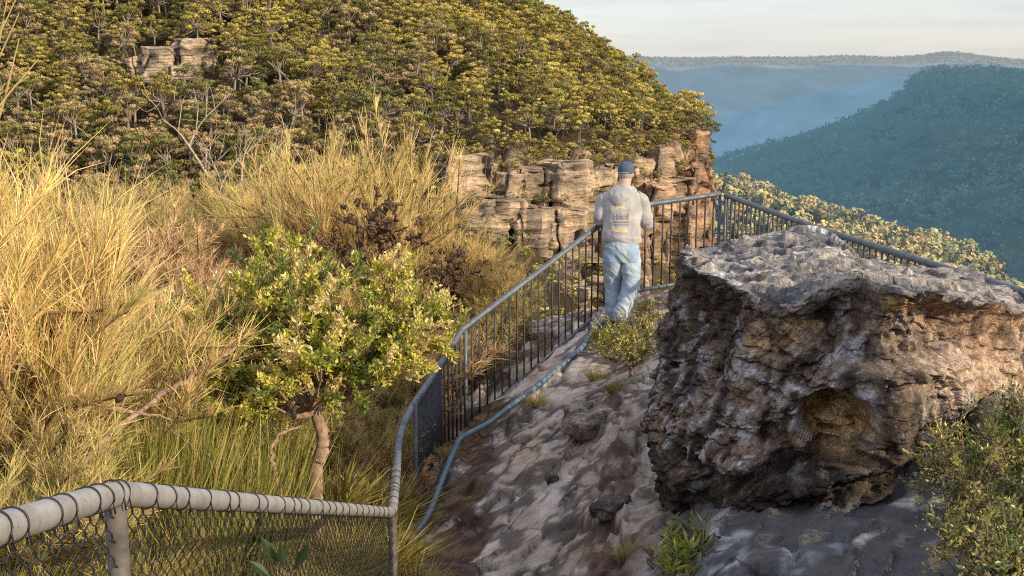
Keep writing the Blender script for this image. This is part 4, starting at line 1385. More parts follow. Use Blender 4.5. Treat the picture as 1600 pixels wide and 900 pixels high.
GOLD = [(.88, .645, .28), (.64, .55, .17), (.86, .54, .29)]
GOLDG = [(.64, .50, .18), (.44, .39, .12), (.70, .48, .25)]
RUST = [(.76, .45, .25), (.50, .36, .15), (.88, .59, .40)]
DULL = [(.50, .40, .17), (.36, .31, .10), (.64, .45, .26)]
SH = {
    'tall_gold': needle_shrub(1, 1.75, 1.7, 34, 21000, GOLD, (.10, .24), .0046, .7, .12, 46, .016, .34, .18),
    'gold': needle_shrub(2, 1.5, 1.9, 30, 15000, GOLD, (.08, .18), .0050, .65, .03, 20, .016, .42, .10),
    'big_gold': needle_shrub(3, 2.3, 3.0, 60, 34000, GOLD, (.09, .22), .0050, .7, .03, 60, .02, .42, .10),
    'golden_green': needle_shrub(4, 1.4, 1.8, 30, 14000, GOLDG, (.07, .16), .0050, .6, .03, 10, .016, .45, .06),
    'rusty': needle_shrub(5, 1.15, 1.8, 34, 14000, RUST, (.05, .13), .0050, .5, .0, 30, .016, .5, .05),
    'rusty2': needle_shrub(6, 1.0, 1.6, 30, 12000, RUST, (.05, .12), .0050, .5, .0, 30, .016, .5, .03),
    'dull': needle_shrub(7, 1.1, 1.7, 32, 13000, DULL, (.05, .14), .0050, .5, .0, 20, .016, .5, .04),
    'dull2': needle_shrub(8, .9, 1.5, 26, 11000, DULL, (.05, .12), .0050, .5, .0, 10, .016, .5, .03),
}
WORDS = {'tall_gold': 'tall golden needle leaved', 'gold': 'golden needle leaved', 'big_gold': 'broad golden needle leaved', 'golden_green': 'yellow green needle leaved',
         'rusty': 'rusty brown fine leaved', 'rusty2': 'low rusty brown fine leaved', 'dull': 'dull olive fine leaved', 'dull2': 'low dull olive fine leaved'}
def put_shrub(key, px, py, D, sc, where, rz=0., grp=None, sink=0.):
    g = gd(px, py, D)
    t = thing('shrub', '%s shrub %s' % (WORDS[key], where), 'shrub', (g[0], g[1], gtop(g[0], g[1]) - sink), grp, rz)
    t.scale = (sc, sc, sc) if np.isscalar(sc) else sc
    a, b, c = SH[key]
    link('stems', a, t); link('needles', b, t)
    if c is not None: tag(link('cones', c, t), kind='stuff')
    return t
# the big individual ones
put_shrub('tall_gold', 40, 700, 5.3, (1.0, 1.0, 1.0), 'filling the left edge nearest the fence corner', .4)
put_shrub('tall_gold', -120, 640, 5.9, (1.1, 1.1, 1.12), 'cut by the left edge of the photo', 2.2)
put_shrub('gold', 150, 620, 6.8, 1.0, 'just right of the tallest shrub at the left edge', 1.2)
put_shrub('golden_green', 20, 800, 4.5, .62, 'low behind the bent fence corner at far left', 3.)
put_shrub('big_gold', 560, 500, 13.2, (.98, .98, 1.2), 'in the middle of the heath, below the wooded slope', .3)
put_shrub('big_gold', 690, 480, 14.2, (.62, .62, .62), 'at the right end of the heath below the cliff', 2.0)
put_shrub('gold', 775, 470, 13.6, .58, 'on the heath edge left of the railing', 2.9)
put_shrub('golden_green', 800, 480, 12.9, .55, 'small on the bank directly left of the sloping handrail', .9)
put_shrub('gold', 480, 470, 15.5, 1.2, 'behind and left of the broad golden shrub', 4.2)
put_shrub('rusty', 330, 560, 9.6, 1.1, 'behind the leafy green tree on its left side', .5)
put_shrub('rusty', 250, 520, 11.2, 1.15, 'in mid heath beyond the tallest shrub', 1.8)
put_shrub('rusty2', 180, 520, 10.2, 1.1, 'between the tall left shrub and mid heath', 2.7)
put_shrub('golden_green', 210, 480, 12.5, 1.0, 'below the dark gums at the left of the heath', 3.3)
put_shrub('dull', 400, 540, 11.0, 1.05, 'behind the leafy tree near the broad golden shrub', 4.4)
put_shrub('rusty', 640, 560, 11.4, 1.0, 'right of the leafy green tree crown', 5.1)
put_shrub('dull', 740, 520, 12.2, .75, 'in the dry bank under the sloping handrail', 1.1)
for i, (key, px, D, sc) in enumerate([('golden_green', 560, 9.2, .62), ('dull', 600, 9.9, .6), ('rusty2', 520, 9.0, .65), ('golden_green', 470, 9.4, .7), ('dull2', 585, 8.4, .5), ('rusty2', 620, 9.2, .45), ('golden_green', 430, 8.7, .62),
                                        ('dull', 370, 8.6, .75), ('golden_green', 310, 8.4, .75), ('dull2', 545, 8.3, .5), ('golden_green', 610, 10.8, .6), ('rusty2', 650, 10.9, .55), ('golden_green', 690, 11.8, .5), ('dull2', 640, 10.0, .4)]):
    put_shrub(key, px, 560, D, sc, 'in the understorey below the leafy tree crown', i * 1.3, 'understorey: %s shrubs below the leafy tree' % WORDS[key])
rh = np.random.default_rng(55)
n = 0
for D0, xs_ in [(9.0, (60, 330)), (10.5, (-80, 520)), (12.0, (-100, 640)), (13.5, (-150, 560)), (15.0, (-150, 640)), (16.8, (-200, 660)), (18.8, (-220, 600)), (21.5, (-250, 560)), (24.5, (-260, 480))]:
    step = 1.25 / D0 * FPX
    x = xs_[0] + rh.uniform(0, step)
    while x < xs_[1]:
        key = rh.choice(['rusty', 'rusty2', 'dull', 'golden_green', 'gold', 'dull2'], p=[.27, .2, .15, .14, .16, .08])
        where = 'in the dense heath on the left'
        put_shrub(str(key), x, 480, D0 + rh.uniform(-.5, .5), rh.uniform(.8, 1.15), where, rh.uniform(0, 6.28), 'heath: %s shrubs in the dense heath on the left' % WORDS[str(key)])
        x += step * rh.uniform(.85, 1.5)
        n += 1

# shrub with dark seed cones on bare stems, in the broad golden shrub
def cone_bush(seed, h, w):
    rg = np.random.default_rng(seed)
    st, cn = Geo(), Geo()
    def grow(p, d, L, r, lv):
        b = smooth_line([p, p + d * L * .5 + rg.normal(0, .04, 3), p + d * L], 4)
        st.add(*tube(b, np.linspace(r, r * .6, len(b)), 6), (.5, .5, .5))
        if lv >= 1:
            for k in range(9):
                j = rg.integers(0, len(b))
                ax = unit(rg.normal(size=3))
                c = b[j] + ax * .02
                q = c + ax * np.linspace(-.035, .04, 5)[:, None] * rg.uniform(.6, 1.2)
                cn.add(*tube(q, np.array([.006, .016, .013, .017, .005]) * rg.uniform(.7, 1.3), 6), (.5, .5, .5))
        if lv < 3:
            for k in range(4):
                dd = unit(d * .7 + rg.normal(0, .62, 3) + [0, 0, .22])
                grow(b[-1] if k < 3 else b[len(b) // 2], dd, L * rg.uniform(.6, .9), r * .62, lv + 1)
    grow(np.zeros(3), unit(np.array([.05, 0, 1])), h * .36, .022, 0)
    return st, cn
for (px, py, D, sc, lab) in [(565, 440, 11.5, .95, 'nearly leafless bush crowded with dark seed cones in the middle of the golden heath'), (690, 470, 11.9, .62, 'low cone laden bush on the dry bank left of the railing')]:
    g = P(px, py, D)
    t = thing('cone_bush', lab, 'bush', (g[0], g[1], min(g[2], gz1(g[0], g[1]) + .5) ), None, .3)
    t.scale = (sc,) * 3
    st, cn = cone_bush(17, 1.7, 1.4)
    st.build('stems', STM, t, True); tag(cn.build('cones', CONE, t, True), kind='stuff')
# bare branching tree on the heath
g = gd(333, 300, 17.5)
t = thing('dead_tree', 'bare grey branching tree standing up out of the heath on the left', 'tree', (g[0], g[1], gtop(g[0], g[1])))
b = bare(35, 2.9, 2., .8, .42); b.build('trunk', GREYW, t, True)
for o_ in t.children: o_.scale = (1, 1, .92)
# yellow cone on a banksia stem
# leafy green tree
def leafy_tree(seed, spec, nleaf, tints, ll=.030, trunk_r=.055, spread=1.0, wood=STM):
    """spec: trunk polyline then crown ellipsoids (centre, radii)"""
    rg = np.random.default_rng(seed)
    tr, cr = Geo(), Geo()
    trunk, crowns = spec
    ln = smooth_line(trunk, 5)
    ln = smooth_line(ln, 3); ln = ln + rg.normal(0, trunk_r * .09, ln.shape)
    tr.add(*tube(ln, np.linspace(trunk_r * 1.15, trunk_r * .78, len(ln)) * rg.uniform(.86, 1.14, len(ln)), 10), (.5, .5, .5))
    fork = ln[-1]
    tips = []
    for (c, rad, nb) in crowns:
        c, rad = np.array(c, float), np.array(rad, float)
        hub = fork * .45 + c * .55 - [0, 0, rad[2] * .35]
        l0 = smooth_line([fork, fork * .6 + hub * .4 + rg.normal(0, .05, 3), hub], 5)
        l0 = l0 + rg.normal(0, .008, l0.shape)
        tr.add(*tube(l0, np.linspace(trunk_r * .55, trunk_r * .32, len(l0)), 7), (.5, .5, .5))
        for k in range(nb):
            d = unit(rg.normal(size=3) + [0, 0, .4])
            e = c + d * rad * rg.uniform(.55, 1.0)
            m_ = hub * .5 + e * .5 + rg.normal(0, .06, 3) - [0, 0, .04]
            l1 = smooth_line([l0[rg.integers(len(l0) // 2, len(l0))], m_, e], 4)
            tr.add(*tube(l1, np.linspace(trunk_r * .22, trunk_r * .06, len(l1)), 5, False), (.5, .5, .5))
            for kk in range(5):
                q0 = l1[rg.integers(len(l1) // 3, len(l1))]
                d2 = unit(d * .5 + rg.normal(0, .6, 3) + [0, 0, .3])
                q1 = q0 + d2 * rg.uniform(.08, .2) * spread
                tr.add(*tube(np.array([q0, (q0 + q1) / 2, q1]), [.004, .003, .0015], 3, False), (.5, .5, .5))
                tips.append((q0, q1, d2))
    q0 = np.array([a for a, _, _ in tips]); q1 = np.array([a for _, a, _ in tips]); dd = np.array([a for _, _, a in tips])
    i = rg.integers(0, len(tips), nleaf)
    f = rg.uniform(.0, 1.1, (nleaf, 1))
    B = q0[i] * (1 - f) + q1[i] * f + rg.normal(0, .012 * spread, (nleaf, 3))
    d = unit(dd[i] * .6 + rg.normal(0, .6, (nleaf, 3)) + [0, 0, .25])
    L = ll * rg.uniform(.6, 1.35, nleaf)
    ctr = B.mean(0)
    ob = unit((B - ctr) / (np.ptp(B, axis=0) * .5 + .01) + [0, 0, .35] + rg.normal(0, .6, (nleaf, 3)))
    V, F = leaves(B, d, L, L * .42, rg, ob)
    tints = np.array(tints)
    per = tints[rg.integers(0, len(tints), len(tips))]
    cc = per[i] * rg.uniform(.65, 1.3, (nleaf, 1))
    cr.add(V, F, np.repeat(cc, 4, 0))
    return tr, cr
g = P(492, 800, 7.4)
gz = gtop(g[0], g[1])
O = np.array([g[0], g[1], gz])
def W2(px, py, D): return P(px, py, D) - O
spec = ([[0, 0, 0], W2(494, 740, 7.4), W2(505, 690, 7.38), W2(490, 640, 7.42)],
        [(W2(420, 500, 7.4), (.46, .40, .32), 18), (W2(345, 520, 7.5), (.34, .35, .28), 14), (W2(440, 420, 7.6), (.36, .36, .26), 14), (W2(395, 405, 7.6), (.24, .3, .2), 6), (W2(540, 500, 7.3), (.40, .4, .28), 16), (W2(620, 490, 7.4), (.34, .36, .26), 14),
         (W2(660, 520, 7.5), (.26, .3, .22), 10), (W2(600, 440, 7.5), (.22, .3, .18), 6), (W2(500, 560, 7.1), (.40, .3, .17), 7), (W2(320, 580, 7.4), (.2, .25, .16), 5), (W2(600, 560, 7.3), (.25, .28, .16), 6), ((W2(262, 545, 7.2)), (.30, .27, .22), 12), (W2(300, 480, 7.7), (.24, .28, .18), 8), (W2(430, 600, 7.15), (.34, .25, .10), 7), (W2(345, 630, 7.2), (.26, .22, .11), 6)])
tr, cr = leafy_tree(5, spec, 58000, [(.64, .57, .09), (.78, .66, .16), (.48, .48, .08), (.24, .28, .05), (.80, .62, .25)], .036, .045)
t = thing('leafy_tree', 'small leafy tree with yellow green crown and reddish trunk behind the chain link fence', 'tree', O)
bark = bark_mat('papery_bark', (.44, .30, .22), (.17, .095, .065), 30)
tr.build('trunk', bark, t, True); cr.build('crown', GLM, t, False)

# leaning reddish branches on the left behind the fence
def limb(pts, r0, r1, label, cat='branch', name='fallen_branch'):
    w = smooth_line([P(*a) for a in pts], 6)
    w = w + R.normal(0, .008, w.shape)
    o = Geo().add(*tube(w - w[0], np.linspace(r0, r1, len(w)) * R.uniform(.75, 1.2, len(w)), 7), (.5, .5, .5)).build(name, bark, None, True)
    o.location = w[0]
    return tag(o, label, cat)
limb([(60, 790, 5.1), (150, 700, 5.6), (240, 625, 6.1), (300, 590, 6.5), (370, 545, 6.9)], .022, .010, 'long reddish bough slanting up from the fence corner toward the leafy tree')
limb([(-20, 630, 5.0), (90, 625, 5.2), (190, 640, 5.4), (270, 655, 5.6)], .012, .006, 'thin crooked twig lying level across the left shrubs')
limb([(440, 780, 6.9), (425, 720, 7.0), (432, 680, 7.1), (470, 665, 7.2)], .020, .009, 'crooked pale stem just left of the leafy tree trunk')
limb([(335, 775, 6.2), (330, 725, 6.3), (290, 690, 6.4), (230, 650, 6.4)], .009, .005, 'thin bent dry stem above the middle of the pipe rail')

# grass tussocks and strappy plants
def tussock(seed, n, h, tints, w=.006, spread=.5, base=.10, droop=.35):
    rg = np.random.default_rng(seed)
    az = rg.uniform(0, 2 * math.pi, n)
    B = np.stack([np.cos(az), np.sin(az), 0 * az], 1) * (base * np.sqrt(rg.uniform(0, 1, n)))[:, None]
    d = unit(np.stack([np.cos(az), np.sin(az), 0 * az], 1) * (spread * rg.uniform(.1, 1.2, n))[:, None] + [0, 0, 1] + rg.normal(0, .12, (n, 3)))
    L = h * rg.uniform(.55, 1.1, n)
    bend = np.stack([np.cos(az), np.sin(az), -1 + 0 * az], 1) * (droop * L * rg.uniform(.2, 1, n))[:, None] * [.7, .7, .6]
    V, F = ribbons(B, d, L, w * rg.uniform(.7, 1.3, n), bend, rg)
    tints = np.array(tints)
    cc = tints[rg.integers(0, len(tints), n)] * rg.uniform(.7, 1.25, (n, 1))
    cc = np.repeat(cc, 5, 0).reshape(n, 5, 3) * np.array([.55, .55, .9, .9, 1.15])[None, :, None]
    return Geo().add(V, F, cc.reshape(-1, 3))
GREENT = [(.24, .27, .045), (.36, .34, .07), (.14, .18, .03), (.58, .44, .17), (.52, .38, .14)]
YELT = [(.45, .34, .09), (.36, .31, .07), (.52, .36, .14), (.25, .24, .05)]
TM_ = [tussock(1, 420, .75, GREENT, .006, .25, .16, .12).mesh('grass_clump', GRM), tussock(2, 380, .55, YELT, .005, .55, .14, .5).mesh('grass_clump', GRM),
       tussock(3, 260, .5, YELT, .009, .7, .08, .6).mesh('grass_clump', GRM), tussock(4, 360, .42, YELT, .0045, .8, .2, .5).mesh('grass_clump', GRM)]
def put_grass(k, px, py, D, sc, label, grp=None, z=None):
    g = gd(px, py, D)
    o = link('grass_clump', TM_[k])
    o.location = (g[0], g[1], gtop(g[0], g[1]) - .02)
    o.rotation_euler = (0, 0, R.uniform(0, 6.28))
    o.scale = (sc,) * 3
    return tag(o, label, 'grass', grp)
for i, (px, D) in enumerate([(215, 6.0), (262, 6.2), (310, 6.0), (355, 6.5), (395, 6.7), (300, 6.7), (235, 6.9), (180, 6.4), (425, 7.6), (360, 7.4)]):
    put_grass(0, px, 760, D, R.uniform(.95, 1.25), 'upright green sedge clump behind the middle of the pipe rail', 'green sedge clumps behind the pipe rail')
for i, (px, D) in enumerate([(540, 7.2), (580, 7.3), (610, 7.6), (560, 7.9), (520, 7.9), (595, 8.3)]):
    put_grass(2, px, 780, D, R.uniform(.95, 1.25), 'strappy yellow green clump between the leafy trunk and the dark railing', 'strappy clumps right of the leafy trunk')
for i, (px, py, D) in enumerate([(640, 800, 7.3), (635, 850, 7.0), (655, 880, 7.3)]):
    put_grass(2, px, py, D, .72, 'strappy yellow clump poking out at the foot of the railing by the path', 'strappy clumps at the path foot of the railing')
rg2 = np.random.default_rng(12)
for i in range(70):
    D = rg2.uniform(2.4, 7.6)
    x0 = np.interp(D, [2.4, 2.8, 6.9, 7.6], [-300, 40, 560, 560])
    px = rg2.uniform(-120, max(x0, 20))
    put_grass(int(rg2.choice([1, 3])), px, 800, D, rg2.uniform(.55, .95), 'dry yellow grass tussock in the tangle behind the chain link', 'dry yellow tussocks behind the chain link fence')
for i in range(26):
    t_ = rg2.uniform(0, 1)
    p = A1 * (1 - t_) + A2 * t_
    q_ = p + np.array([.28, -.05, 0]) * rg2.uniform(-2.2, -.2)
    px, py, D = pix(q_)
    put_grass(int(rg2.choice([1, 3])), px, py, D, rg2.uniform(.6, .85), 'low dry tussock close against the wire mesh', 'low tussocks close against the wire mesh')
for i, (px, py, D, lab) in enumerate([(930, 585, 11.0, 'thin green tuft on the slab by the blue pipe'), (840, 630, 10.9, 'dark green tuft tucked under the bent blue pipe'), (980, 888, 6.9, 'small green tuft at the bottom edge of the path'), (960, 640, 10.0, 'sparse dry tuft near the broken ledge block'), (700, 690, 10.2, 'dark tuft at the foot of the railing post')]):
    put_grass(1, px, py, D, .36, lab)

# leafy bushes on the rock side
def bush(name, px, py, D, h, w, nb, nleaf, tints, ll, label, seed, r=.010, z=None, spread=1., lean=(0, 0)):
    g = gd(px, py, D)
    zb = gtop(g[0], g[1])
    cr_ = []
    rg = np.random.default_rng(seed)
    for k in range(nb):
        az = k * 2.4
        rad = w * .5 * math.sqrt((k + .3) / nb)
        cr_.append(((math.cos(az) * rad + lean[0], math.sin(az) * rad + lean[1], h * rg.uniform(.5, .86)), (w * .2, w * .2, h * .18), 5))
    tr, cr = leafy_tree(seed, ([[0, 0, -.05], [.0, .01, h * .08], [.01, 0, h * .16]], cr_), nleaf, tints, ll, r * 2, spread)
    t = thing(name, label, 'bush', (g[0], g[1], zb))
    tr.build('stems', STM, t, True); cr.build('leaves', GLM, t, False)
    return t
YG = [(.56, .48, .08), (.46, .42, .07), (.64, .52, .15), (.32, .33, .06)]
bush('bush', 985, 618, 10.5, .50, .58, 7, 2000, YG, .034, 'yellow green bush on the path between the man and the boulder', 61, .008, None, .8)
bush('bush', 948, 560, 11.4, .34, .36, 5, 800, YG, .03, 'smaller pale bush by the pipe, left of the yellow green bush', 62, .006, None, .6)
bush('bush', 1008, 545, 11.6, .36, .22, 4, 420, YG, .03, 'thin upright bush behind the man\'s heels', 66, .006, None, .6)
DG = [(.15, .19, .04), (.23, .26, .05), (.40, .36, .08), (.09, .13, .03), (.50, .40, .13)]
bush('bush', 1592, 885, 5.2, .58, .70, 13, 5600, DG, .026, 'dark green leafy bush filling the lower right corner beside the boulder', 63, .010, None, .8)
bush('bush', 1500, 815, 5.8, .34, .38, 8, 2000, DG[1:], .028, 'yellow lit leafy bush against the right foot of the boulder', 64, .008, None, .8)
bush('bush', 1612, 740, 6.2, .42, .42, 8, 2600, DG, .028, 'dark green bush at the right edge below the sunlit rock face', 65, .008, None, .8)
bush('bush', 1550, 940, 4.7, .36, .55, 9, 3500, DG, .026, 'low dark bush at the bottom edge in the right corner', 67, .008, None, .8)
# broad bladed plant at the boulder foot
def bladed(px, py, D, h, n, tints, label, seed, wl=.11):
    rg = np.random.default_rng(seed)
    G, S_ = Geo(), Geo()
    g = gd(px, py, D)
    for k in range(n):
        b = np.array([rg.normal(0, .05), rg.normal(0, .05), 0])
        e = b + np.array([rg.normal(0, .07), rg.normal(0, .07), h * rg.uniform(.55, 1)])
        S_.add(*tube(np.array([b, (b + e) / 2 + rg.normal(0, .012, 3), e]), [.005, .004, .002], 5), (.5, .5, .5))
        m_ = 22
        f = rg.uniform(.2, 1, (m_, 1))
        B = b * (1 - f) + e * f
        az = rg.uniform(0, 6.28, m_)
        d = unit(np.stack([np.cos(az), np.sin(az), rg.uniform(.4, 1.6, m_)], 1))
        L = wl * rg.uniform(.6, 1.1, m_)
        V, F = leaves(B, d, L, L * .2, rg)
        tt_ = np.array(tints)
        G.add(V, F, np.repeat(tt_[rg.integers(0, len(tt_), m_)] * rg.uniform(.7, 1.3, (m_, 1)), 4, 0))
    t = thing('small_plant', label, 'plant', (g[0], g[1], gtop(g[0], g[1]) - .02))
    S_.build('stems', STM, t, True); G.build('leaves', GLM, t, False)
    return t
LIME = [(.36, .36, .04), (.22, .27, .03), (.48, .40, .06), (.12, .16, .03)]
bladed(1068, 872, 6.0, .36, 9, LIME, 'bright lime green plant growing at the left foot of the boulder', 71, .10)
bladed(1080, 800, 6.5, .22, 4, [(.12, .15, .03), (.08, .1, .02)], 'dark thin plant in the shadow slot under the boulder', 72, .08)
bladed(1040, 842, 6.3, .16, 3, [(.30, .17, .09), (.22, .12, .07)], 'dead reddish sprig left of the lime green plant', 73, .06)
# dark broad leaves in front of the wire mesh
G = Geo(); S_ = Geo()
o0 = P(438, 905, 3.1)
for (a, b, L, wd) in [((452, 905), (412, 846), .1, .036), ((452, 905), (470, 872), .12, .03), ((445, 910), (440, 862), .1, .03), ((440, 915), (395, 880), .08, .026)]:
    p0, p1 = P(*a, 3.1), P(*b, 3.05)
    d = unit(p1 - p0)
    S_.add(*tube(np.array([p0, p0 * .6 + p1 * .4]) - o0, .0025, 5), (.5, .5, .5))
    V, F = leaves(np.array([p0 * .6 + p1 * .4]) - o0, d[None], L, wd, R, np.array([[0.2, -1, .5]]))
    G.add(V, F, (.05, .08, .03))
S_.add(*tube(np.array([P(448, 905, 3.1), [P(448, 905, 3.1)[0], P(448, 905, 3.1)[1], gtop(*P(448, 905, 3.1)[:2])]]) - o0, .004, 5), (.5, .5, .5))
t = thing('broadleaf_sprig', 'sprig with dark broad leaves standing in front of the wire mesh', 'plant', o0)
S_.build('stems', STM, t, True); G.build('leaves', GLM, t, False)
# long green blades reaching in from the right
G = Geo()
bl0 = P(1690, 590, 3.4)
ends = [(1505, 530, 3.2), (1528, 466, 3.25), (1560, 545, 3.3), (1580, 505, 3.3)]
for e in ends:
    p1 = P(*e)
    d = p1 - bl0
    V, F = ribbons(np.zeros((1, 3)), unit(d)[None], np.linalg.norm(d), .014, np.array([[0, 0, -.03]]), R)
    G.add(V, F, (.12, .15, .04))
k = np.array([[bl0[0], bl0[1], gz1(bl0[0], bl0[1])], bl0]) - bl0
G.add(*tube(k, [.02, .008], 6), (.10, .09, .04))
o = G.build('strap_leaf_plant', GRM, None, False)
o.location = bl0
tag(o, 'plant with long thin green blades reaching in at the right edge', 'plant')
# pale overhanging twigs at the upper left corner
G = Geo()
b0 = P(-60, 330, 3.2)
for e in [(14, -20), (30, 20), (60, 92), (44, 120), (30, 60), (8, 130), (24, 0)]:
    p1 = P(*e, 3.3)
    w = smooth_line([b0, b0 * .5 + p1 * .5 + R.normal(0, .03, 3) + [0, 0, .03], p1], 5)
    G.add(*tube(w - b0, np.linspace(.005, .0015, len(w)), 5), (.55, .40, .16))
zt = gz1(b0[0], b0[1])
G.add(*tube(smooth_line([[0, 0, zt - b0[2]], [-.1, .05, (zt - b0[2]) * .5], [0, 0, 0]], 5), .011, 6), (.4, .28, .14))
o = G.build('twiggy_sapling', NM, None, False)
o.location = b0
tag(o, 'pale thin twigs of a sapling crossing the upper left corner', 'sapling')
# leaf litter and fallen twigs
nlit = 5200
lx, ly = R.uniform(-3.4, .4, nlit), R.uniform(2.0, 10.5, nlit)
edge = np.interp(ly, [2, 3, 5.5, 7, 9, 11], [1.0, .8, -.2, -.3, -.35, -.4])
kk = lx < edge
lx, ly = lx[kk], ly[kk]
lz = np.array([gtop(a, b) for a, b in zip(lx, ly)])
B = np.stack([lx, ly, lz + .008], 1)
d = unit(np.stack([R.normal(size=len(B)), R.normal(size=len(B)), R.normal(0, .25, len(B))], 1))
V, F = leaves(B, d, R.uniform(.03, .09, len(B)), R.uniform(.008, .018, len(B)), R, np.tile((0, 0, 1.), (len(B), 1)) + R.normal(0, .4, B.shape))
lc = np.array([(.34, .22, .12), (.20, .12, .07), (.42, .30, .17), (.12, .08, .05)])[R.integers(0, 4, len(B))]
o = Geo().add(V, F, np.repeat(lc, 4, 0)).build('leaf_litter', NM)
tag(o, 'dry fallen leaves and bark littering the soil', 'litter', kind='stuff')
# ------------------------------------------------------------------ the man at the railing
DPM = 12.15
def J(px, py, dD=0.): return P(px, py, DPM + dD)
foot_g = J(966, 503, .05)
foot_z = gtop(foot_g[0], foot_g[1])
PO = np.array([foot_g[0], foot_g[1], foot_z])
mpp = DPM / FPX                     # metres per photo pixel here

def loft(pts, rx, ry, side=(1, 0, .0), n=20, per=5):
    """closed loft with elliptical sections; rx along 'side', ry across"""
    k = len(pts)
    A = np.concatenate([np.asarray(pts, float), np.asarray(rx, float)[:, None], np.asarray(ry, float)[:, None]], 1)
    A = smooth_line(A, per)
    pts, rx, ry = A[:, :3], np.abs(A[:, 3]), np.abs(A[:, 4])
    t = unit(np.gradient(pts, axis=0))
    V = []
    a = np.arange(n) * 2 * math.pi / n
    for i in range(len(pts)):
        s = unit(np.asarray(side, float) - t[i] * np.dot(side, t[i]))
        f = np.cross(t[i], s)
        V.append(pts[i] + np.cos(a)[:, None] * s * rx[i] + np.sin(a)[:, None] * f * ry[i])
    V = np.concatenate(V + [pts[:1], pts[-1:]])
    kk = np.arange(len(pts) - 1)[:, None] * n
    j = np.arange(n)[None]
    q = np.stack([kk + j, kk + (j + 1) % n, kk + n + (j + 1) % n, kk + n + j], -1).reshape(-1, 4)
    j = np.arange(n)
    c0 = np.stack([np.full(n, len(V) - 2), (j + 1) % n, j], 1)
    c1 = np.stack([np.full(n, len(V) - 1), (len(pts) - 1) * n + j, (len(pts) - 1) * n + (j + 1) % n], 1)
    return V, [q, c0, c1]

def fuse(G, name, mat, voxel, parent, disp=None, smooth_it=4, tint=None):
    """one continuous skin over the lofted volumes"""
    me = G.mesh(name, mat, True)
    o = bpy.data.objects.new(name, me)
    COL.objects.link(o)
    r = o.modifiers.new('skin', 'REMESH')
    r.mode = 'VOXEL'
    r.voxel_size = voxel
    s = o.modifiers.new('soft', 'SMOOTH')
    s.factor = .5
    s.iterations = smooth_it
    dg = bpy.context.evaluated_depsgraph_get()
    dg.update()
    me2 = bpy.data.meshes.new_from_object(o.evaluated_get(dg), depsgraph=dg)
    COL.objects.unlink(o)
    bpy.data.objects.remove(o)
    n = len(me2.vertices)
    co = np.zeros(n * 3, np.float32)
    me2.vertices.foreach_get('co', co)
    co = co.reshape(-1, 3)
    if disp is not None:
        no = np.zeros(n * 3, np.float32)
        me2.vertices.foreach_get('normal', no)
        co = co + no.reshape(-1, 3) * disp(co)[:, None]
        me2.vertices.foreach_set('co', co.astype(np.float32).ravel())
    for a_ in list(me2.color_attributes): me2.color_attributes.remove(a_)
    at = me2.color_attributes.new('tint', 'FLOAT_COLOR', 'POINT')
    c = np.ones((n, 4), np.float32)
    if tint is not None: c[:, :3] = tint(co)
    at.data.foreach_set('color', c.ravel())
    me2.polygons.foreach_set('use_smooth', np.ones(len(me2.polygons), bool))
    me2.name = name
    me2.materials.clear()
    me2.materials.append(mat)
    me2.update()
    return link(name, me2, parent)

def Jl(*a): return J(*a) - PO
# joints
hip_c = Jl(971, 392, .0)
hipL, hipR = Jl(958, 398, 0), Jl(985, 398, .02)
kneeL, kneeR = Jl(958, 447, .08), Jl(986, 447, -.06)
ankL, ankR = Jl(958, 493, .06), Jl(969, 495, -.14)
waist = Jl(971, 368, .02)
chest = Jl(972, 325, .10)
neck0 = Jl(975, 294, .16)
shL, shR = Jl(944, 313, .12), Jl(1000, 312, .12)
elL, elR = Jl(937, 342, .10), Jl(1010, 347, .14)
wrL, wrR = Jl(955, 337, .44), Jl(1003, 322, .50)
head = Jl(978, 271, .22)
skin = M('skin')
skin.pbr(skin.mix(skin.noise(skin.objco(), 30), (.46, .26, .19), (.56, .34, .25)), .55, 0, None, .35)
# fists resting on the rail: palm, four curled fingers, thumb
def hand(G, w, fwd, sgn):
    fwd = unit(fwd)
    sd = unit(np.cross(fwd, [0, 0, 1])) * sgn
    palm = w + fwd * .055
    G.add(*loft([w - fwd * .03, w, palm, palm + fwd * .03], [.027, .028, .040, .040], [.024, .02, .017, .015], sd))
    for k, L in enumerate([.070, .080, .074, .058]):
        b = palm + fwd * .025 + sd * (.030 - .020 * k)
        p1 = b + fwd * L * .5 - np.array([0, 0, .004])
        p2 = p1 + fwd * L * .22 - np.array([0, 0, L * .38])
        p3 = p2 - fwd * L * .18 - np.array([0, 0, L * .25])
        G.add(*loft([b, p1, p2, p3], [.009, .0088, .008, .007], [.009, .0088, .008, .007], sd, 10, 3))
    tb = w + fwd * .03 + sd * .03
    G.add(*loft([tb, tb + sd * .022 + fwd * .03 - [0, 0, .012], tb + sd * .022 + fwd * .062 - [0, 0, .03]], [.011, .010, .008], [.011, .010, .008], fwd, 10, 3))
G = Geo()
G.add(*loft([hip_c - [0, 0, .06], waist, chest, neck0 - [0, 0, .04]], [.155, .145, .17, .08], [.10, .10, .11, .07]))
G.add(*loft([neck0 - [0, 0, .06], neck0, head - [0, 0, .03]], [.070, .066, .064], [.07, .066, .066]))
fw = unit(np.array([.35, .93, -.08]))                    # where he looks
sdv = unit(np.cross(fw, [0, 0, 1]))
hd = [head + [0, 0, -.115] + fw * .025, head + [0, 0, -.07] + fw * .018, head + [0, 0, 0.], head + [0, 0, .06], head + [0, 0, .108]]
G.add(*loft(hd, [.035, .060, .074, .070, .028], [.045, .078, .094, .088, .034], sdv, 24))
G.add(*loft([head + fw * .088 + [0, 0, .02], head + fw * .108 - [0, 0, .018], head + fw * .09 - [0, 0, .03]], [.008, .015, .012], [.008, .014, .01], sdv, 10))   # nose
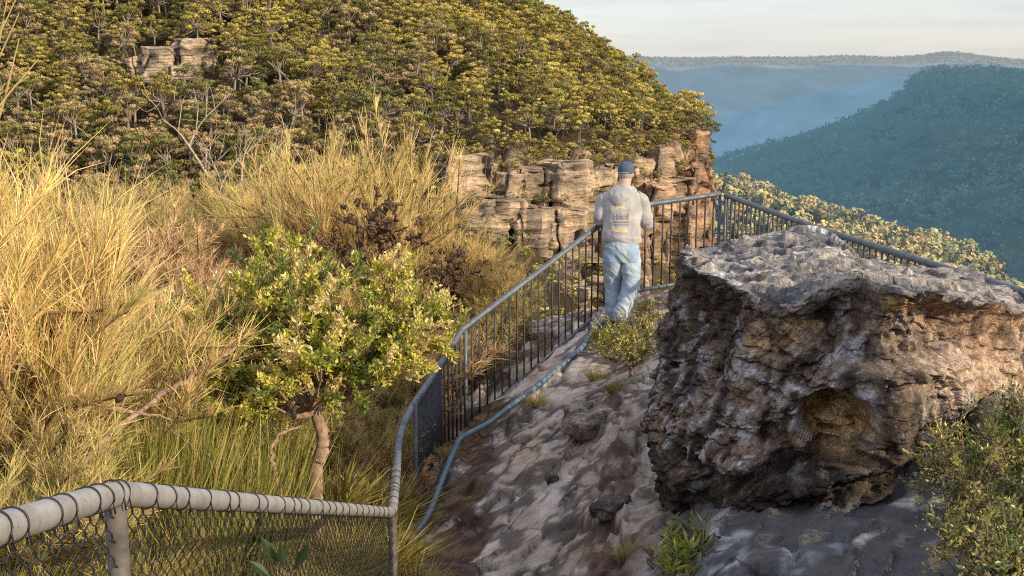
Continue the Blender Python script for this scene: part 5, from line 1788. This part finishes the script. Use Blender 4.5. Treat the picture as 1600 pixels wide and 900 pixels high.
G.add(*loft([head + fw * .083 - [0, 0, .058] - sdv * .024, head + fw * .09 - [0, 0, .057], head + fw * .083 - [0, 0, .058] + sdv * .024], [.006, .008, .006], [.006, .008, .006], (0, 0, 1), 8))   # lips
for s in (-1, 1):
    e = head + sdv * s * .077 - [0, 0, .012]
    G.add(*loft([e - [0, 0, .03] , e, e + [0, 0, .028] - fw * .006], [.008, .012, .009], [.010, .019, .014], sdv, 12))   # ears
    G.add(*loft([head + fw * .074 + sdv * s * .032 + [0, 0, .008], head + fw * .08 + sdv * s * .032 + [0, 0, .003], head + fw * .078 + sdv * s * .032], [.012, .012, .008], [.008, .008, .006], sdv, 8))
for (sh, el, wr, sg) in ((shL, elL, wrL, 1), (shR, elR, wrR, -1)):
    G.add(*loft([chest * .5 + sh * .5 + [0, 0, .02], sh, sh * .5 + el * .5, el, el * .5 + wr * .5, wr], [.06, .052, .045, .038, .036, .027], [.06, .052, .045, .04, .036, .024]))
    hand(G, wr, (wr - el) * [1, 1, .2], sg)
for (hp_, kn, an_) in ((hipL, kneeL, ankL), (hipR, kneeR, ankR)):
    G.add(*loft([hip_c * .3 + hp_ * .7 + [0, 0, .03], hp_, hp_ * .5 + kn * .5, kn, kn * .6 + an_ * .4, an_, an_ - [0, 0, .03]], [.08, .085, .074, .055, .054, .038, .036], [.09, .09, .08, .058, .056, .042, .04]))
man = fuse(G, 'person', skin.m, .009, None, None, 3)
man.location = PO
tag(man, 'man in grey hooded sweatshirt, faded jeans and dark cap leaning on the railing', 'person')
# hooded sweatshirt
fab = M('fleece')
f1_ = fab.noise(fab.objco(), 220, 3, .6)
f2_ = fab.noise(fab.objco(), 9, 4)
fab.pbr(fab.mix(fab.ramp(f2_, [(.35, 0), (.7, 1)]), (.33, .31, .30), (.44, .42, .405)), .95, 0, fab.bump(f1_, .35, .003), .1)
G = Geo()
G.add(*loft([waist + [0, 0, -.10], waist + [0, 0, -.055], waist, waist * .5 + chest * .5, chest, chest + (neck0 - chest) * .55, neck0 - [0, 0, .005]],
            [.186, .198, .196, .196, .215, .185, .105], [.135, .14, .14, .145, .15, .13, .095]))
for (sh, el, wr) in ((shL, elL, wrL), (shR, elR, wrR)):
    G.add(*loft([chest * .55 + sh * .45 + [0, 0, .03], sh, sh * .5 + el * .5, el, el * .55 + wr * .45, wr * .85 + el * .15, wr * .97 + el * .03], [.10, .082, .078, .070, .064, .052, .043], [.105, .088, .082, .074, .066, .054, .043]))
# hood lying on the upper back
bk = -fw
col_ = [neck0 + (sdv * math.sin(x) * .098 - fw * math.cos(x) * .115) + [0, 0, .012 - .03 * (1 - math.cos(x))] - [0, 0, .012 * math.cos(x)] for x in np.linspace(-2.3, 2.3, 9)]
G.add(*loft(col_, [.022, .03, .034, .036, .036, .036, .034, .03, .022], [.03, .036, .04, .042, .042, .042, .04, .036, .03], (0, 0, 1), 14, 3))
G.add(*loft([neck0 + bk * .09 + [0, 0, .012], neck0 + bk * .165 - [0, 0, .045], neck0 + bk * .215 - [0, 0, .105], neck0 + bk * .225 - [0, 0, .16], neck0 + bk * .19 - [0, 0, .20]], [.095, .125, .105, .06, .02], [.04, .046, .05, .042, .02], sdv))
def hood_disp(co):
    fold = ridged(np.stack([co[:, 0] * 8 + co[:, 2] * 3, co[:, 1] * 5, co[:, 2] * 5 - co[:, 0] * 4], 1), 2)
    low = fbm(co * np.array([5, 5, 7]), 2)
    hem = ridged(np.stack([co[:, 0] * 3, co[:, 1] * 3, co[:, 2] * 15 + co[:, 0] * 3], 1) + 3, 2) * sstep(waist[2] + .16, waist[2] - .02, co[:, 2])
    return .0055 * fold + .008 * low + .008 * hem
fuse(G, 'hoodie', fab.m, .009, man, hood_disp, 3)
G = Geo().add(*loft([waist + [0, 0, -.135], waist + [0, 0, -.12], waist + [0, 0, -.085]], [.186, .192, .190], [.133, .138, .137], (1, 0, 0), 40))
fuse(G, 'waistband', fab.m, .009, man, lambda c: .0025 * np.sin(np.arctan2(c[:, 1] - waist[1], c[:, 0] - waist[0]) * 70), 2)
# jeans
den = M('denim')
f1_ = den.noise(den.objco(), 160, 4, .7)
f2_ = den.noise(den.mp(den.objco(), (1, 1, .6)), 6, 4)
den.pbr(den.mix(den.ramp(f1_, [(.3, .5), (.7, 0)]), den.mix(den.ramp(f2_, [(.35, 0), (.65, 1)]), (.29, .355, .43), (.47, .52, .57)), (.19, .25, .33)), .9, 0, den.bump(f1_, .25, .002), .15)
G = Geo()
G.add(*loft([hip_c - [0, 0, .10], hip_c, waist - [0, 0, .10]], [.165, .178, .168], [.125, .14, .128]))
for (hp_, kn, an_) in ((hipL, kneeL, ankL), (hipR, kneeR, ankR)):
    G.add(*loft([hip_c * .4 + hp_ * .6 + [0, 0, .05], hp_ - [0, 0, .03], hp_ * .5 + kn * .5, kn, kn * .5 + an_ * .5, an_ + [0, 0, .03], an_ - [0, 0, .035]], [.10, .105, .096, .082, .077, .073, .075], [.115, .118, .104, .086, .08, .075, .078]))
def jean_disp(co):
    fold = ridged(np.stack([co[:, 0] * 6, co[:, 1] * 6, co[:, 2] * 12 + co[:, 0] * 9], 1) + 5, 2)
    return .009 * fold + .011 * fbm(co * np.array([7, 7, 13]) + 3, 3) * sstep(.75, .2, co[:, 2])
jeans = fuse(G, 'jeans', den.m, .009, man, jean_disp, 3)
# back pockets
def on_surface(me, pts, dirn, off):
    from mathutils.bvhtree import BVHTree
    bv = BVHTree.FromPolygons([v.co for v in me.vertices], [p.vertices for p in me.polygons])
    out = []
    for p in pts:
        h = bv.ray_cast(Vector(p), Vector(dirn))
        out.append(np.array(h[0]) + np.array(h[1]) * off if h[0] is not None else np.array(p))
    return np.array(out)
stitch = M('denim_stitch').pbr((.42, .34, .22), .8)
pk = M('denim_pocket')
pk.pbr(pk.mix(pk.noise(pk.objco(), 60), (.22, .31, .43), (.33, .42, .54)), .9, 0, None, .15)
view = unit(np.array([.0, 1.0, -.05]))
for s, c in ((-1, Jl(955, 393)), (1, Jl(988, 393))):
    u = np.linspace(-.058, .058, 9)
    w_ = np.linspace(-.075, .065, 10)
    U, V = np.meshgrid(u, w_, indexing='ij')
    pinch = 1 - .12 * (V < -.04)
    pts = c + np.stack([U * pinch, np.full(U.shape, -.5), V], -1)
    pp_ = on_surface(jeans.data, pts.reshape(-1, 3), view, .004)
    Geo().add(pp_, [grid_faces(9, 10)], (1, 1, 1)).build('pocket', pk.m, jeans, True)
# shoes
shm = M('shoe_leather').pbr((.075, .06, .05), .6, 0, None, .4)
solem = M('shoe_sole').pbr((.30, .28, .25), .8)
for an_, dirn in ((ankL, (.25, .95, 0)), (ankR, (-.05, .99, 0))):
    d = unit(np.array(dirn))
    a0 = np.array([an_[0], an_[1], 0.0])
    zg = gtop(PO[0] + a0[0], PO[1] + a0[1]) - PO[2]
    a0[2] = zg
    sd_ = unit(np.cross(d, [0, 0, 1]))
    G = Geo().add(*loft([a0 - d * .095 + [0, 0, .05], a0 - d * .05 + [0, 0, .055], a0 + d * .03 + [0, 0, .06], a0 + d * .11 + [0, 0, .045], a0 + d * .185 + [0, 0, .035]], [.028, .038, .042, .046, .026], [.03, .05, .055, .036, .02], sd_))
    G.add(*loft([a0 + [0, 0, .04], a0 + [0, 0, .11]], [.042, .04], [.048, .046], sd_))
    so_ = fuse(G, 'shoe', shm, .008, man, None, 2)
    Geo().add(*loft([a0 - d * .10 + [0, 0, .012], a0 - d * .05 + [0, 0, .012], a0 + d * .10 + [0, 0, .012], a0 + d * .19 + [0, 0, .016]], [.03, .042, .048, .028], [.016, .016, .016, .012], sd_)).build('sole', solem, so_, True)
# hair and cap
hairm = M('grey_hair').pbr((.30, .27, .25), .9)
G = Geo().add(*loft([head + bk * .012 - [0, 0, .075], head + bk * .010 - [0, 0, .03], head + bk * .008 + [0, 0, .03]], [.050, .078, .077], [.070, .096, .097], sdv, 24))
fuse(G, 'hair', hairm, .007, man, lambda c: .003 * fbm(c * 60, 2) - .006 * (((c - head) @ fw) > .02), 2)
capm = M('cap_cloth')
capm.pbr(capm.mix(capm.noise(capm.objco(), 40, 3), (.055, .075, .125), (.10, .125, .19)), .85, 0, None, .2)
up_c = head + [0, 0, .035]
G = Geo().add(*loft([up_c - [0, 0, .035], up_c, up_c + [0, 0, .045], up_c + [0, 0, .082], up_c + [0, 0, .098]], [.086, .088, .082, .055, .012], [.106, .108, .098, .066, .014], sdv, 28))
cap_o = fuse(G, 'cap', capm.m, .007, man, lambda c: .0015 * np.sin(np.arctan2((c - head) @ sdv, (c - head) @ fw) * 6), 2)
Geo().add(*loft([up_c + fw * .085 - [0, 0, .028], up_c + fw * .13 - [0, 0, .034], up_c + fw * .172 - [0, 0, .046]], [.078, .072, .03], [.006, .006, .004], sdv, 20)).build('brim', capm.m, cap_o, True)
Geo().add(*tube(up_c + [0, 0, .096] + np.array([[0, 0, 0], [0, 0, .008]]), [.010, .006], 10)).build('button', capm.m, cap_o, True)
stm2 = M('cap_strap').pbr((.36, .36, .40), .8)
a_ = np.linspace(-.7, .7, 16)
arc = [up_c - [0, 0, .028] + (bk * math.cos(x) * .1095 + sdv * math.sin(x) * .0895) for x in a_]
Geo().add(*tube(np.array(arc), .005, 6)).build('strap', stm2, cap_o, True)
# print on the back of the hoodie
hoodie = [c for c in man.children if c.name.startswith('hoodie')][0]
dark = M('print_dark').pbr((.21, .205, .205), .9)
yel = M('print_yellow').pbr((.56, .46, .25), .9)
pc = Jl(969, 337)
bd = unit(np.array([0, 1., -.05]))
def on_back(flat, faces, name, mat):
    pts = np.array([[pc[0] + x, pc[1] - .6, pc[2] + y] for x, y in flat])
    s = on_surface(hoodie.data, pts, bd, .003)
    return Geo().add(s, faces, (1, 1, 1)).build(name, mat, hoodie, False)
def text_flat(txt, size, x, y, name):
    cu = bpy.data.curves.new(name, 'FONT')
    cu.body = txt
    cu.size = size
    cu.align_x = 'CENTER'
    cu.fill_mode = 'FRONT'
    cu.offset = size * .012
    o = bpy.data.objects.new(name, cu)
    COL.objects.link(o)
    dg = bpy.context.evaluated_depsgraph_get()
    me = bpy.data.meshes.new_from_object(o.evaluated_get(dg), depsgraph=dg)
    COL.objects.unlink(o)
    bpy.data.objects.remove(o)
    import bmesh
    bm = bmesh.new()
    bm.from_mesh(me)
    bmesh.ops.triangulate(bm, faces=bm.faces)
    bmesh.ops.subdivide_edges(bm, edges=[e for e in bm.edges if e.calc_length() > .015], cuts=2)
    bmesh.ops.triangulate(bm, faces=bm.faces)
    bm.verts.index_update()
    fl = [(v.co.x + x, v.co.y + y) for v in bm.verts]
    fc = np.array([[v.index for v in f.verts] for f in bm.faces])
    bm.free()
    return on_back(fl, [fc], name, dark)
text_flat('Hard', .082, 0, .0, 'printed_word')
def strip(x0, x1, y, h, name, mat, bow=0.):
    n = 16
    u = np.linspace(0, 1, n)
    x = x0 + (x1 - x0) * u
    yy = y + bow * (1 - (2 * u - 1) ** 2)
    hh = h * (np.sqrt(np.clip(1 - (2 * u - 1) ** 4, .02, 1)))
    fl = np.concatenate([np.stack([x, yy - hh / 2], 1), np.stack([x, yy], 1), np.stack([x, yy + hh / 2], 1)])
    i = np.arange(n - 1)
    f = np.concatenate([np.stack([i, i + 1, n + i + 1, n + i], 1), np.stack([n + i, n + i + 1, 2 * n + i + 1, 2 * n + i], 1)])
    on_back(fl, [f], name, mat)
strip(-.075, .075, .092, .026, 'printed_arc', yel, .03)
strip(-.085, .095, -.030, .009, 'printed_line', dark)
strip(-.085, .085, -.058, .010, 'printed_line', dark)
strip(-.072, .072, -.112, .046, 'printed_oval', yel)
